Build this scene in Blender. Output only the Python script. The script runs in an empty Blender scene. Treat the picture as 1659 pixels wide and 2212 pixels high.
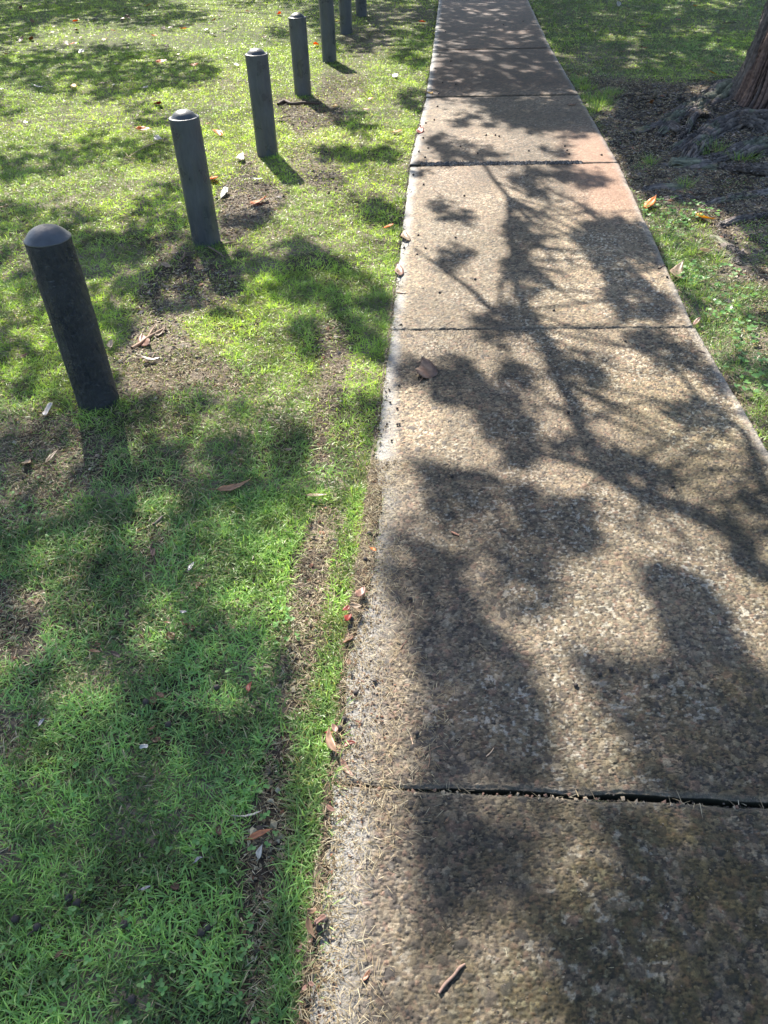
import bpy, math, numpy as np
from mathutils import Matrix, Vector
rng = np.random.default_rng(7)
sc = bpy.context.scene
COL = sc.collection

# ------------------------------------------------------------------ camera
H = 1.70
F, CX, CY = 1675.0, 829.5, 1106.0            # focal length and centre, for a 1659 x 2212 picture
_d = np.array([65., -2024., -F]); UPC = -_d / np.linalg.norm(_d)
_f = np.array([0., 0., -1.]); FY = _f - _f.dot(UPC) * UPC; FY /= np.linalg.norm(FY)
R = np.array([np.cross(FY, UPC), FY, UPC])
cam_d = bpy.data.cameras.new('camera'); cam = bpy.data.objects.new('camera', cam_d); COL.objects.link(cam)
cam_d.sensor_fit = 'VERTICAL'; cam_d.sensor_height = 36; cam_d.lens = F / 2212 * 36
cam_d.clip_start = 0.05; cam_d.clip_end = 1000
M = Matrix([list(r) for r in R]).to_4x4(); M.translation = (0, 0, H)
cam.matrix_world = M
sc.camera = cam

# ------------------------------------------------------------------ light
SUN_EL = math.radians(42); SH = math.radians(19)           # shadows run towards (sin, -cos)
SUN = np.array([-math.sin(SH) * math.cos(SUN_EL), math.cos(SH) * math.cos(SUN_EL), math.sin(SUN_EL)])
w = bpy.data.worlds.new('World'); sc.world = w; w.use_nodes = True
nt = w.node_tree; bg = nt.nodes['Background']; sky = nt.nodes.new('ShaderNodeTexSky')
sky.sky_type = 'NISHITA'; sky.sun_disc = False; sky.sun_elevation = SUN_EL
sky.sun_rotation = math.atan2(SUN[0], SUN[1])
nt.links.new(sky.outputs[0], bg.inputs[0]); bg.inputs[1].default_value = 0.10
sl = bpy.data.lights.new('sun', 'SUN'); sl.energy = 5.0; sl.angle = math.radians(0.53); sl.color = (1, .93, .82)
so = bpy.data.objects.new('sun', sl); COL.objects.link(so)
so.rotation_euler = Vector(SUN).to_track_quat('Z', 'Y').to_euler()
sc.view_settings.view_transform = 'Standard'; sc.view_settings.look = 'None'
sc.view_settings.exposure = 1.6; sc.view_settings.gamma = 1
sc.cycles.max_bounces = 8; sc.cycles.transparent_max_bounces = 8; sc.cycles.use_denoising = True

# ------------------------------------------------------------------ helpers
def G(x, y, z=0.0):
    """ground point seen at (x, y) of the 1659 x 2212 picture"""
    x = np.asarray(x, float); y = np.asarray(y, float)
    v = np.stack([x - CX, CY - y, np.full(x.shape, -F)], -1) @ R.T
    t = (z - H) / v[..., 2]
    return np.stack([v[..., 0] * t, v[..., 1] * t, np.full(x.shape, z) + 0 * t], -1)
def P(X):
    """picture position of world points"""
    c = (np.asarray(X) - np.array([0, 0, H])) @ R
    zz = np.where(c[..., 2] < -0.05, -c[..., 2], np.nan)
    return CX + F * c[..., 0] / zz, CY - F * c[..., 1] / zz
def hsh(i, j, s):
    n = (i.astype(np.int64) * 374761393 + j.astype(np.int64) * 668265263 + s * 974634777) & 0x7fffffff
    n = ((n ^ (n >> 13)) * 1274126177) & 0x7fffffff
    n = ((n ^ (n >> 15)) * 1911520717) & 0x7fffffff
    return ((n ^ (n >> 14)) & 0xffffff) / float(0xffffff)
def vnoise(x, y, s=0):
    i = np.floor(x).astype(np.int64); j = np.floor(y).astype(np.int64); u = x - i; v = y - j
    u = u * u * (3 - 2 * u); v = v * v * (3 - 2 * v)
    return (hsh(i, j, s) * (1 - u) + hsh(i + 1, j, s) * u) * (1 - v) + (hsh(i, j + 1, s) * (1 - u) + hsh(i + 1, j + 1, s) * u) * v
def fbm(x, y, s=0, o=4):
    a = 0; n = 0; k = 1.
    for q in range(o):
        a = a + k * vnoise(x * 2 ** q + 17 * q, y * 2 ** q - 9 * q, s + q); n += k; k *= .5
    return a / n
def sstep(a, b, x):
    t = np.clip((x - a) / (b - a), 0, 1); return t * t * (3 - 2 * t)
def mesh(name, V, Fc, mat, parent=None, col=None, smooth=False, Q=None):
    """V verts, Fc (n,3) tris, Q (m,4) quads, col (nverts,3)"""
    me = bpy.data.meshes.new(name); V = np.asarray(V, np.float32)
    Fc = np.zeros((0, 3), np.int32) if Fc is None else np.asarray(Fc, np.int32)
    Q = np.zeros((0, 4), np.int32) if Q is None else np.asarray(Q, np.int32)
    me.vertices.add(len(V)); me.vertices.foreach_set('co', V.ravel())
    nl = Fc.size + Q.size; npoly = len(Fc) + len(Q)
    me.loops.add(nl); me.loops.foreach_set('vertex_index', np.concatenate([Fc.ravel(), Q.ravel()]))
    me.polygons.add(npoly)
    ls = np.concatenate([np.arange(len(Fc)) * 3, Fc.size + np.arange(len(Q)) * 4]).astype(np.int32)
    me.polygons.foreach_set('loop_start', ls)
    me.update(calc_edges=True)
    me.polygons.foreach_set('use_smooth', np.full(npoly, smooth))
    if col is not None:
        at = me.color_attributes.new('Col', 'FLOAT_COLOR', 'POINT')
        c4 = np.ones((len(V), 4), np.float32); c4[:, :3] = col
        at.data.foreach_set('color', c4.ravel())
    me.materials.append(mat)
    o = bpy.data.objects.new(name, me); COL.objects.link(o)
    if parent: o.parent = parent
    return o
def tag(o, label=None, cat=None, group=None, kind=None):
    if label: o['label'] = label
    if cat: o['category'] = cat
    if group: o['group'] = group
    if kind: o['kind'] = kind
    return o
def empty(name, loc, **k):
    o = bpy.data.objects.new(name, None); COL.objects.link(o); o.location = loc; o.empty_display_size = .1
    return tag(o, **k)
def material(name, col=(.2, .2, .2), rough=.7, attr=False, trans=0, bump=None, var=0, vscale=30, spec=.5):
    m = bpy.data.materials.new(name); m.use_nodes = True; n = m.node_tree.nodes; L = m.node_tree.links
    b = n['Principled BSDF']; b.inputs['Roughness'].default_value = rough; b.inputs['Specular IOR Level'].default_value = spec
    if attr:
        c = n.new('ShaderNodeAttribute'); c.attribute_name = 'Col'; src = c.outputs['Color']
    else:
        c = n.new('ShaderNodeRGB'); c.outputs[0].default_value = (*col, 1); src = c.outputs[0]
    if var:
        t = n.new('ShaderNodeTexNoise'); t.inputs['Scale'].default_value = vscale; t.inputs['Detail'].default_value = 6
        tc = n.new('ShaderNodeTexCoord'); L.new(tc.outputs['Object'], t.inputs['Vector'])
        r = n.new('ShaderNodeMapRange'); r.inputs[1].default_value = .3; r.inputs[2].default_value = .7
        r.inputs[3].default_value = 1 - var; r.inputs[4].default_value = 1 + var; L.new(t.outputs[0], r.inputs[0])
        v = n.new('ShaderNodeVectorMath'); v.operation = 'SCALE'; L.new(src, v.inputs[0]); L.new(r.outputs[0], v.inputs['Scale'])
        src = v.outputs[0]
    L.new(src, b.inputs['Base Color'])
    if bump:
        t = n.new('ShaderNodeTexNoise'); t.inputs['Scale'].default_value = bump[0]; t.inputs['Detail'].default_value = 8
        tc = n.new('ShaderNodeTexCoord'); L.new(tc.outputs['Object'], t.inputs['Vector'])
        q = n.new('ShaderNodeBump'); q.inputs['Strength'].default_value = bump[1]; q.inputs['Distance'].default_value = bump[2]
        L.new(t.outputs[0], q.inputs['Height']); L.new(q.outputs[0], b.inputs['Normal'])
    if trans:
        t = n.new('ShaderNodeBsdfTranslucent'); mx = n.new('ShaderNodeMixShader'); mx.inputs[0].default_value = trans
        g = n.new('ShaderNodeVectorMath'); g.operation = 'MULTIPLY'; g.inputs[1].default_value = (1.55, 1.5, .8)
        L.new(src, g.inputs[0]); L.new(g.outputs[0], t.inputs['Color'])
        L.new(b.outputs[0], mx.inputs[1]); L.new(t.outputs[0], mx.inputs[2]); L.new(mx.outputs[0], n['Material Output'].inputs[0])
    return m
M_path = material('exposed_aggregate', rough=.7, attr=True, bump=(500, .6, .002), var=.34, vscale=260, spec=.35)
M_soil = material('soil', rough=.9, attr=True, bump=(90, .8, .012), var=.45, vscale=60, spec=.2)
M_grass = material('grass_blade', rough=.42, attr=True, trans=.42, spec=.55)
M_straw = material('straw', rough=.7, attr=True, trans=.2, spec=.3)
M_litter = material('litter', rough=.75, attr=True, var=.2, vscale=200)
M_leafc = material('crown_leaf', (.05, .09, .025), rough=.45, trans=.25)
M_bark = material('bark', rough=.85, attr=True, bump=(70, .9, .01), var=.35, vscale=40, spec=.25)
M_cap = material('dark_plastic', (.055, .060, .070), rough=.45, bump=(60, .5, .003), var=.2, vscale=25)

# masks drawn as outlines on the ground (given where they appear in the photograph, read back as ground points)
VW = {'P': (0, 0, 1.8228), 'V1': (0, 0, .9644), 'V2': (1500, 0, .9186), 'V3': (0, 800, .9644), 'V4': (1500, 900, .9186),
      'V5': (0, 1900, .9644), 'V6': (1200, 1900, 1.0995), 'V7': (0, 2900, .9644), 'V8': (1200, 2900, 1.0995),
      'VA': (1500, 1200, .9186), 'VB': (1400, 300, .7836), 'Z5': (600, 400, .4219), 'Z4': (2400, 600, .3761), 'Z3': (2400, 0, .3761)}
def pv(view, pts):
    a, b, s = VW[view]; p = np.array(pts, float)
    return np.stack([(a + p[..., 0] * s) / 1.8228, (b + p[..., 1] * s) / 1.8228], -1)
GX, GY, GS = 461, 600, 4.                    # raster 4 px cells with a margin of 23 cells on every side
def inside(poly):
    xs = (np.arange(GX) - 23) * GS + 2; ys = (np.arange(GY) - 23) * GS + 2
    X, Y = np.meshgrid(xs, ys); c = np.zeros(X.shape, bool); n = len(poly)
    for i in range(n):
        x1, y1 = poly[i]; x2, y2 = poly[i - 1]
        if y1 == y2: continue
        k = ((y1 > Y) != (y2 > Y)) & (X < (x2 - x1) * (Y - y1) / (y2 - y1) + x1); c ^= k
    return c
def blur(A, n=1):
    for _ in range(n):
        for ax in (0, 1):
            A = (np.roll(A, 1, ax) + A * 2 + np.roll(A, -1, ax)) / 4
    return A
def raster(items, base=0.0, nb=2):
    A = np.full((GY, GX), base)
    for v, val, pts in items: A[inside(pv(v, pts))] = val
    return blur(A, nb)
def look(A, X, out=0.5):
    px, py = P(np.stack([X[:, 0], X[:, 1], 0 * X[:, 0]], -1))
    i = np.nan_to_num(np.floor(px / GS) + 23, nan=-1); j = np.nan_to_num(np.floor(py / GS) + 23, nan=-1)
    ok = (i >= 0) & (i < GX) & (j >= 0) & (j < GY) & (X[:, 1] > -.2)
    r = np.full(len(X), float(out)) if np.isscalar(out) else out.copy()
    r[ok] = A[j[ok].astype(int), i[ok].astype(int)]
    return r
def ell(cx, cy, rx, ry, a=0, n=14):
    t = np.linspace(0, 2 * np.pi, n, endpoint=False); c, s = math.cos(math.radians(a)), math.sin(math.radians(a))
    return [(cx + rx * math.cos(q) * c - ry * math.sin(q) * s, cy + rx * math.cos(q) * s + ry * math.sin(q) * c) for q in t]

# ------------------------------------------------------------------ shade the crowns have to throw (drives where the crowns carry leaves)
SHADE = [
 # left lawn
 ('V1', .75, [(-200, -200), (650, -200), (650, 0), (870, 70), (700, 105), (350, 85), (200, 95), (140, 140), (0, 190), (-200, 190)]),
 ('V1', .6, [(870, -100), (1320, -100), (1320, 0), (1180, 20), (900, 0)]),
 ('V1', .7, [(40, 230), (200, 200), (450, 190), (560, 185), (760, 230), (900, 270), (880, 320), (700, 360), (560, 370), (440, 400), (250, 380), (100, 340), (-100, 330), (-100, 240)]),
 ('V1', .6, [(-100, 400), (60, 400), (100, 440), (0, 480), (-100, 480)]),
 ('V1', .55, [(500, 430), (690, 420), (690, 500), (560, 490)]),
 ('V1', .55, [(-100, 640), (150, 600), (300, 560), (500, 540), (600, 560), (690, 560), (700, 640), (560, 640), (380, 660), (200, 700), (0, 740), (-100, 740)]),
 ('V1', .5, [(-100, 830), (200, 800), (380, 860), (500, 880), (560, 800), (640, 740), (740, 740), (790, 1000), (700, 1060), (-100, 1060)]),
 ('V1', .65, [(1100, 110), (1180, 110), (1180, 150), (1090, 150)]),
 ('V1', .75, [(1300, -60), (1700, -60), (1700, 180), (1560, 185), (1440, 215), (1340, 190), (1290, 120), (1250, 60)]),
 ('V1', .75, [(1600, 170), (1720, 180), (1720, 260), (1600, 240)]),
 ('V2', .8, [(0, -60), (280, -60), (240, 120), (220, 200), (100, 215), (0, 190), (-60, 160)]),
 ('V2', .7, [(110, 240), (200, 235), (195, 290), (150, 300)]),
 ('V2', .8, [(70, 400), (180, 400), (180, 470), (110, 460)]),
 ('V1', .8, [(1340, 450), (1480, 450), (1500, 500), (1560, 520), (1470, 540), (1400, 520)]),
 ('V1', .8, [(1280, 610), (1400, 590), (1440, 625), (1560, 600), (1620, 600), (1600, 650), (1470, 660), (1380, 640), (1290, 650)]),
 ('V1', .7, [(1300, 700), (1380, 700), (1400, 740), (1320, 745)]),
 ('V1', .85, [(1440, 800), (1540, 800), (1640, 870), (1640, 920), (1560, 900), (1420, 880)]),
 ('V1', .75, [(880, 900), (1040, 870), (1150, 790), (1190, 780), (1120, 860), (1040, 930), (960, 990), (900, 980)]),
 ('V3', .82, [(-100, 0), (60, 60), (200, 40), (460, 130), (760, 160), (900, 180), (1100, 180), (1200, 130), (1330, 190), (1450, 280), (1600, 370), (1590, 640), (1500, 620), (1380, 560), (1340, 400), (1200, 400), (1020, 330), (1000, 380), (960, 440), (560, 440), (500, 600), (470, 790), (500, 800), (700, 760), (820, 750), (980, 790), (1050, 850), (1250, 900), (1260, 1300), (-100, 1300)]),
 ('V3', .75, [(1180, 460), (1300, 460), (1320, 600), (1230, 620)]),
 ('V3', .45, [(-100, 0), (60, 60), (200, 40), (180, 150), (300, 480), (150, 560), (-100, 560)]),
 ('V3', .8, [(1380, 760), (1560, 800), (1560, 900), (1500, 1010), (1400, 930)]),
 ('V5', .80, [(-100, -100), (1260, -100), (1230, 60), (1000, 130), (820, 130), (800, 300), (860, 420), (1150, 560), (1190, 640), (1180, 900), (1100, 1200), (-100, 1200)]),
 ('V5', .5, [(760, 130), (1230, 60), (1240, 420), (1180, 560), (850, 420)]),
 ('V7', .90, [(-100, -50), (1100, -50), (1290, 60), (1290, 300), (1270, 600), (1230, 760), (1230, 1300), (-100, 1300)]),
 ('V7', .3, ell(1240, 480, 60, 90)), ('V7', .35, ell(1140, 330, 60, 60)),
 ('V7', .75, ell(250, 60, 280, 70)), ('V7', .5, ell(1240, 160, 60, 120)),
 # right lawn and tree
 ('V2', .86, [(600, -60), (1800, -60), (1800, 1200), (1659, 1140), (1500, 920), (1380, 880), (1130, 840), (1060, 760), (1000, 640), (900, 480), (850, 400), (760, 260)]),
 ('V2', .2, ell(1040, 155, 100, 14)), ('V2', .3, ell(1090, 200, 60, 12)), ('V2', .15, ell(1100, 262, 110, 12)), ('V2', .3, ell(1260, 45, 50, 10)),
 ('V2', .2, ell(1340, 120, 80, 12)), ('V2', .4, ell(1450, 200, 60, 10)), ('V2', .2, ell(1520, 235, 60, 12)), ('V2', .2, ell(1450, 15, 120, 10)), ('V2', .4, ell(1240, 235, 50, 14)),
 ('V2', .3, ell(800, 245, 40, 10)), ('V2', .3, ell(960, 60, 60, 10)), ('V2', .35, ell(1370, 450, 55, 35)), ('V2', .35, ell(1420, 530, 70, 25, -30)), ('V2', .5, ell(900, 490, 110, 40, -10)),
 ('V2', .08, [(1170, 860), (1380, 870), (1420, 960), (1300, 1100), (1180, 1000)]),
 ('V4', .05, [(1150, 0), (1400, 0), (1380, 120), (1480, 160), (1659, 220), (1659, 900), (1500, 700), (1320, 380), (1200, 160)]),
 ('V4', .8, [(1480, 30), (1800, 30), (1800, 200), (1659, 200), (1550, 130)]),
 ('V4', .75, [(1290, 250), (1400, 230), (1440, 320), (1380, 400)]),
 ('V4', .75, [(1450, 560), (1659, 520), (1800, 560), (1800, 700), (1560, 700)]),
 ('V4', .7, [(1560, 360), (1800, 340), (1800, 420), (1600, 400)]),
 # path, far part
 ('V2', .85, [(270, -60), (620, -60), (700, 180), (780, 290), (850, 405), (260, 420), (240, 330), (255, 170)]),
 ('V2', .1, ell(430, 50, 70, 9)), ('V2', .1, ell(470, 62, 60, 6)), ('V2', .1, ell(590, 152, 100, 12)), ('V2', .2, ell(540, 185, 60, 6)), ('V2', .15, ell(350, 213, 50, 12)), ('V2', .15, ell(430, 240, 60, 11)),
 ('V2', .15, ell(540, 225, 80, 12, 10)), ('V2', .25, ell(530, 270, 40, 12)), ('V2', .25, ell(370, 350, 60, 9)), ('V2', .25, ell(330, 180, 30, 8)), ('V2', .4, ell(480, 330, 60, 8)), ('V2', .3, ell(620, 285, 60, 6)),
 ('V2', .5, [(200, 330), (255, 300), (250, 420), (190, 420)]),
 ('VB', .87, [(560, 120), (1125, 95), (1210, 220), (1250, 310), (1050, 290), (860, 275), (740, 245), (760, 220), (680, 170)]),
 ('VB', .85, [(440, 190), (480, 215), (560, 200), (640, 205), (730, 240), (700, 250), (600, 245), (520, 240), (450, 215)]),
 ('VB', .85, [(350, 320), (440, 310), (520, 350), (470, 400), (400, 380)]),
 ('VB', .75, [(480, 340), (620, 350), (600, 365), (520, 365)]),
 ('VB', .8, [(330, 405), (500, 395), (620, 380), (740, 400), (740, 425), (350, 430)]),
 ('VB', .9, [(945, 365), (1070, 355), (1080, 380), (1040, 395), (950, 385)]),
 ('VB', .8, [(280, 465), (360, 460), (350, 480), (300, 500)]),
 ('VB', .87, [(760, 475), (870, 500), (960, 590), (870, 600), (790, 540)]),
 ('VB', .87, [(970, 465), (1080, 460), (1200, 490), (1290, 530), (1180, 560), (1120, 540), (990, 500)]),
 ('VB', .8, [(830, 475), (980, 460), (990, 500), (880, 515)]),
 ('VB', .9, [(925, 680), (960, 668), (1010, 690), (980, 708)]),
 ('VB', .7, [(1000, 600), (1100, 640), (1210, 690), (1170, 700), (1060, 650)]),
 ('VB', .9, [(1090, 800), (1200, 790), (1150, 745), (1230, 740), (1350, 720), (1470, 780), (1560, 940), (1500, 960), (1430, 960), (1340, 930), (1330, 970), (1400, 1010), (1500, 1080), (1600, 1160), (1650, 1200), (1500, 1240), (1350, 1220), (1260, 1130), (1270, 1040), (1200, 920), (1100, 850)]),
 ('VB', .4, ell(1150, 770, 45, 18)), ('VB', .35, ell(1400, 960, 50, 20, 30)), ('VB', .45, ell(1420, 1130, 50, 18, 30)),
 ('VB', .85, [(730, 770), (790, 715), (850, 760), (960, 800), (930, 850), (830, 860), (760, 820)]),
 ('VB', .9, [(740, 940), (850, 915), (900, 920), (910, 970), (985, 1040), (930, 1040), (860, 1000), (810, 1060), (750, 1020)]),
 ('VB', .75, [(400, 640), (450, 640), (490, 690), (580, 700), (600, 730), (510, 730), (430, 710), (390, 670)]),
 ('VB', .75, [(440, 870), (560, 860), (630, 900), (560, 915), (520, 960), (450, 980), (430, 930)]),
 ('VB', .6, [(800, 1060), (900, 1080), (960, 1120), (860, 1130)]),
 ('VB', .9, [(580, 1210), (700, 1180), (840, 1150), (900, 1200), (960, 1290), (800, 1300), (620, 1290)]),
 # path, nearer part
 ('VA', .88, [(400, 130), (520, 130), (540, 230), (600, 270), (680, 340), (660, 370), (560, 350), (500, 330), (530, 240), (470, 180)]),
 ('VA', .92, [(240, 240), (340, 235), (400, 270), (450, 330), (560, 380), (640, 470), (670, 560), (690, 650), (570, 725), (540, 700), (530, 620), (450, 560), (430, 490), (380, 460), (250, 430), (200, 380), (215, 310)]),
 ('VA', .6, [(30, 240), (150, 230), (200, 300), (200, 400), (60, 350)]),
 ('VA', .88, [(640, 110), (720, 150), (780, 210), (900, 215), (970, 270), (985, 320), (930, 385), (880, 360), (840, 310), (750, 300), (700, 200)]),
 ('VA', .85, [(1040, 140), (1200, 130), (1340, 180), (1430, 250), (1490, 330), (1520, 410), (1440, 380), (1330, 310), (1250, 260), (1150, 220)]),
 ('VA', .82, [(1310, 400), (1400, 430), (1480, 490), (1530, 540), (1470, 550), (1380, 570), (1300, 510), (1220, 480)]),
 ('VA', .84, [(80, 630), (280, 700), (540, 760), (760, 800), (900, 900), (950, 1060), (870, 1100), (740, 1090), (780, 1306), (30, 1306), (0, 1150), (40, 1000), (230, 990), (160, 850)]),
 ('VA', .85, [(80, 630), (200, 650), (300, 720), (250, 760), (130, 720)]), ('VA', .88, [(650, 900), (860, 880), (900, 1000), (760, 1010), (660, 960)]),
 ('VA', .35, ell(200, 900, 90, 60)), ('VA', .4, ell(330, 1010, 130, 35)), ('VA', .35, ell(420, 1150, 60, 70, 60)), ('VA', .9, [(540, 950), (640, 1030), (740, 1100), (740, 1220), (640, 1200), (560, 1080)]),
 ('VA', .8, [(900, 640), (980, 620), (1120, 680), (1260, 740), (1200, 800), (1060, 790), (940, 720)]),
 ('VA', .75, [(740, 560), (850, 560), (900, 680), (760, 660)]),
 ('VA', .85, [(1090, 1120), (1200, 1090), (1300, 1180), (1440, 1306), (1180, 1306)]),
 ('VA', .8, [(1560, 740), (1800, 740), (1800, 1050), (1580, 880)]),
 ('V6', .86, [(330, 340), (480, 330), (560, 420), (700, 560), (860, 700), (920, 900), (900, 1091), (430, 1091), (430, 800), (400, 560)]),
 ('V6', .92, [(460, 400), (640, 450), (760, 600), (760, 860), (620, 980), (500, 900), (430, 640)]),
 ('V6', .85, [(700, 230), (830, 250), (880, 340), (900, 460), (760, 470), (690, 380)]),
 ('V6', .88, [(930, 560), (1010, 590), (1120, 700), (1230, 860), (1250, 1091), (1180, 1091), (1150, 940), (1030, 760)]),
 ('V6', .92, [(1230, 290), (1340, 290), (1500, 430), (1520, 540), (1600, 660), (1800, 740), (1800, 1150), (1220, 1150), (1180, 940), (1120, 760), (1220, 720), (1300, 600), (1260, 460)]),
 ('V6', .6, ell(1180, 720, 100, 100, 40)),
 ('V8', .88, [(400, 150), (560, 230), (640, 300), (710, 480), (640, 660), (540, 650), (520, 820), (430, 740), (420, 500)]),
 ('V8', .62, [(640, 250), (1060, 250), (1080, 430), (1140, 560), (1100, 660), (880, 760), (700, 600)]),
 ('V8', .55, ell(760, 560, 130, 90)), ('V8', .15, ell(1010, 110, 110, 90, 30)), ('V8', .3, ell(1060, 480, 30, 90, -15)),
 ('V8', .95, [(1060, 230), (1800, 230), (1800, 1400), (980, 1400), (940, 1030), (900, 860), (850, 700), (960, 640), (1120, 660), (1160, 600), (1090, 450)]),
 ('V8', .6, ell(1300, 300, 120, 40)),
 ('V8', .1, [(540, 680), (700, 740), (840, 780), (900, 900), (950, 1100), (560, 1200), (300, 1100), (400, 850), (480, 780)]),
]
SH_A = raster(SHADE, 0.0, 1)
_f = SH_A.copy()
for _ in range(2):
    n_ = _f.copy()
    for ax_, k_ in ((0, 1), (0, -1), (1, 1), (1, -1)): n_ = np.maximum(n_, np.roll(_f, k_, ax_) * .86)
    _f = n_
SH_A = blur(_f, 2)

# bare soil and dry turf
BARE = [
 ('P', .9, [(690, 1080), (740, 1100), (720, 1200), (700, 1330), (690, 1430), (660, 1530), (640, 1560), (600, 1520), (620, 1400), (630, 1250), (655, 1150)]),
 ('P', .85, [(590, 1560), (640, 1600), (620, 1720), (640, 1780), (600, 1900), (590, 2050), (570, 2300), (520, 2300), (530, 2000), (515, 1850), (560, 1720)]),
 ('P', .7, [(680, 690), (740, 690), (760, 740), (740, 850), (710, 930), (700, 1010), (680, 1000), (670, 900), (690, 800)]),
 ('P', .75, [(290, 690), (370, 680), (430, 740), (520, 800), (530, 850), (420, 830), (330, 860), (250, 850), (240, 770)]),
 ('P', .7, [(300, 600), (420, 550), (530, 590), (520, 640), (430, 670), (370, 700), (290, 690)]),
 ('P', .5, [(330, 500), (420, 500), (420, 560), (330, 600)]),
 ('P', .93, [(470, 400), (520, 380), (600, 400), (625, 430), (570, 470), (520, 510), (480, 520)]),
 ('P', .6, [(520, 330), (560, 340), (560, 400), (480, 420)]), ('P', .55, [(610, 320), (710, 310), (730, 350), (650, 400)]),
 ('P', .7, [(660, 360), (740, 360), (740, 420), (670, 400)]),
 ('P', .75, [(590, 205), (640, 210), (760, 210), (740, 260), (640, 300), (610, 260)]), ('P', .6, [(700, 140), (800, 150), (790, 210), (680, 210)]),
 ('P', .75, [(740, 60), (840, 55), (850, 100), (780, 130), (735, 100)]), ('P', .65, [(780, 15), (940, 10), (940, 45), (800, 50)]),
 ('P', .6, [(-80, 930), (120, 890), (240, 950), (230, 1010), (130, 1120), (-80, 1160)]),
 ('P', .75, [(-80, 1230), (100, 1270), (80, 1420), (-80, 1420)]), ('P', .6, [(-80, 1480), (60, 1540), (30, 1640), (-80, 1640)]),
 ('P', .6, [(-80, 1750), (20, 1800), (20, 1880), (-80, 1880)]),
 ('P', .4, [(300, 1100), (380, 1130), (330, 1250), (280, 1200)]), ('P', .35, [(560, 160), (420, 170), (380, 190), (500, 200)]),
 ('P', .95, [(1205, 150), (1290, 165), (1370, 172), (1460, 185), (1590, 175), (1800, 170), (1800, 640), (1560, 600), (1540, 480), (1420, 440), (1375, 410), (1330, 350), (1290, 260), (1240, 190)]),
 ('P', .35, [(1250, 195), (1330, 200), (1300, 250), (1270, 240)]), ('P', .5, [(1220, 150), (1260, 150), (1270, 200), (1240, 195)]), ('P', .45, ell(1300, 120, 110, 30)), ('P', .4, ell(1390, 355, 30, 15)), ('P', .3, ell(1475, 395, 22, 22)), ('P', .5, ell(1590, 395, 60, 15)),
 ('P', .4, [(1570, 480), (1800, 430), (1800, 640), (1600, 560)]), ('P', .35, [(1440, 620), (1560, 600), (1600, 700), (1500, 700)]), ('P', .65, [(1620, 640), (1800, 660), (1800, 800), (1640, 760)]),
 ('P', .8, ell(1590, 850, 25, 60, -20)),
]
BARE_A = raster([(a_, v_ if (v_ > .92 or v_ < .5) else v_ * .86, p_) for a_, v_, p_ in BARE], 0.05, 5)
STRAW_A = np.maximum(blur(BARE_A, 60), raster([('P', .42, [(-90, 880), (450, 880), (480, 1100), (300, 1480), (-90, 1560)]), ('P', .4, [(240, 560), (560, 660), (600, 880), (250, 900)]),
 ('P', .22, [(560, 690), (800, 690), (800, 1000), (620, 1000)]), ('P', .18, [(460, 280), (860, 180), (880, 420), (700, 560), (480, 540)]), ('P', .3, [(1180, 60), (1500, 60), (1560, 170), (1240, 160)]), ('P', .25, [(1480, 620), (1700, 640), (1700, 960), (1540, 760)])], .05, 40))

# ------------------------------------------------------------------ path outline
JL = G([948, 935, 920, 885, 845], [0, 110, 211, 358, 713]); JR = G([1140, 1190, 1250, 1335, 1500], [0, 105, 205, 352, 708])
def far_ext(J):
    d = (J[0] - J[2]); d /= d[1]; return [J[0] + d * 30, J[0] + d * 6]
def near_ext(J, xs):
    return [np.array([xs[0], 1.03, 0]), np.array([xs[1], -1.4, 0])]
PL = np.array(far_ext(JL) + list(JL) + near_ext(JL, (-.150, -.330)))[::-1]
PR = np.array(far_ext(JR) + list(JR) + near_ext(JR, (1.335, 1.17)))[::-1]
PR[1] = [1.345, .90, 0]
def xl(y): return np.interp(y, PL[:, 1], PL[:, 0])
def xr(y): return np.interp(y, PR[:, 1], PR[:, 0])
TREE = np.array([3.50, 7.20])
def over(y):            # how far soil and cuttings creep over the left edge of the slabs
    near = sstep(2.9, 2.0, y)
    return near * (.004 + .022 * vnoise(y * 5, y * 0 + 3, 41)) + .05 * sstep(1.45, 1.75, y) * sstep(2.45, 2.0, y) * (.5 + .5 * vnoise(y * 7, y * 0, 4)) + .01 * vnoise(y * 20, y * 0, 5) - .004
def gz(x, y):
    d = np.hypot(x - TREE[0], (y - TREE[1]))
    z = -.012 + .03 * (fbm(x * .7, y * .7, 3, 3) - .5) * sstep(0, 1.5, np.minimum(np.abs(x - xl(y)), np.abs(x - xr(y)))) + .014 * (fbm(x * 9, y * 9, 8, 3) - .5)
    z = z + .16 * np.exp(-(d / .95) ** 2) + .05 * sstep(2.2, .6, d) * (fbm(x * 3, y * 3, 21, 4) - .35) + .07 * sstep(1.9, 1.2, d) * (fbm(x * 7, y * 9, 25, 4) - .5)
    return z
def side(x, y):         # >0 outside the slabs
    return np.maximum(xl(y) + over(y) - x, x - xr(y) - .004 - .012 * (vnoise(y * 14, y * 0, 77) - .5))

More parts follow.
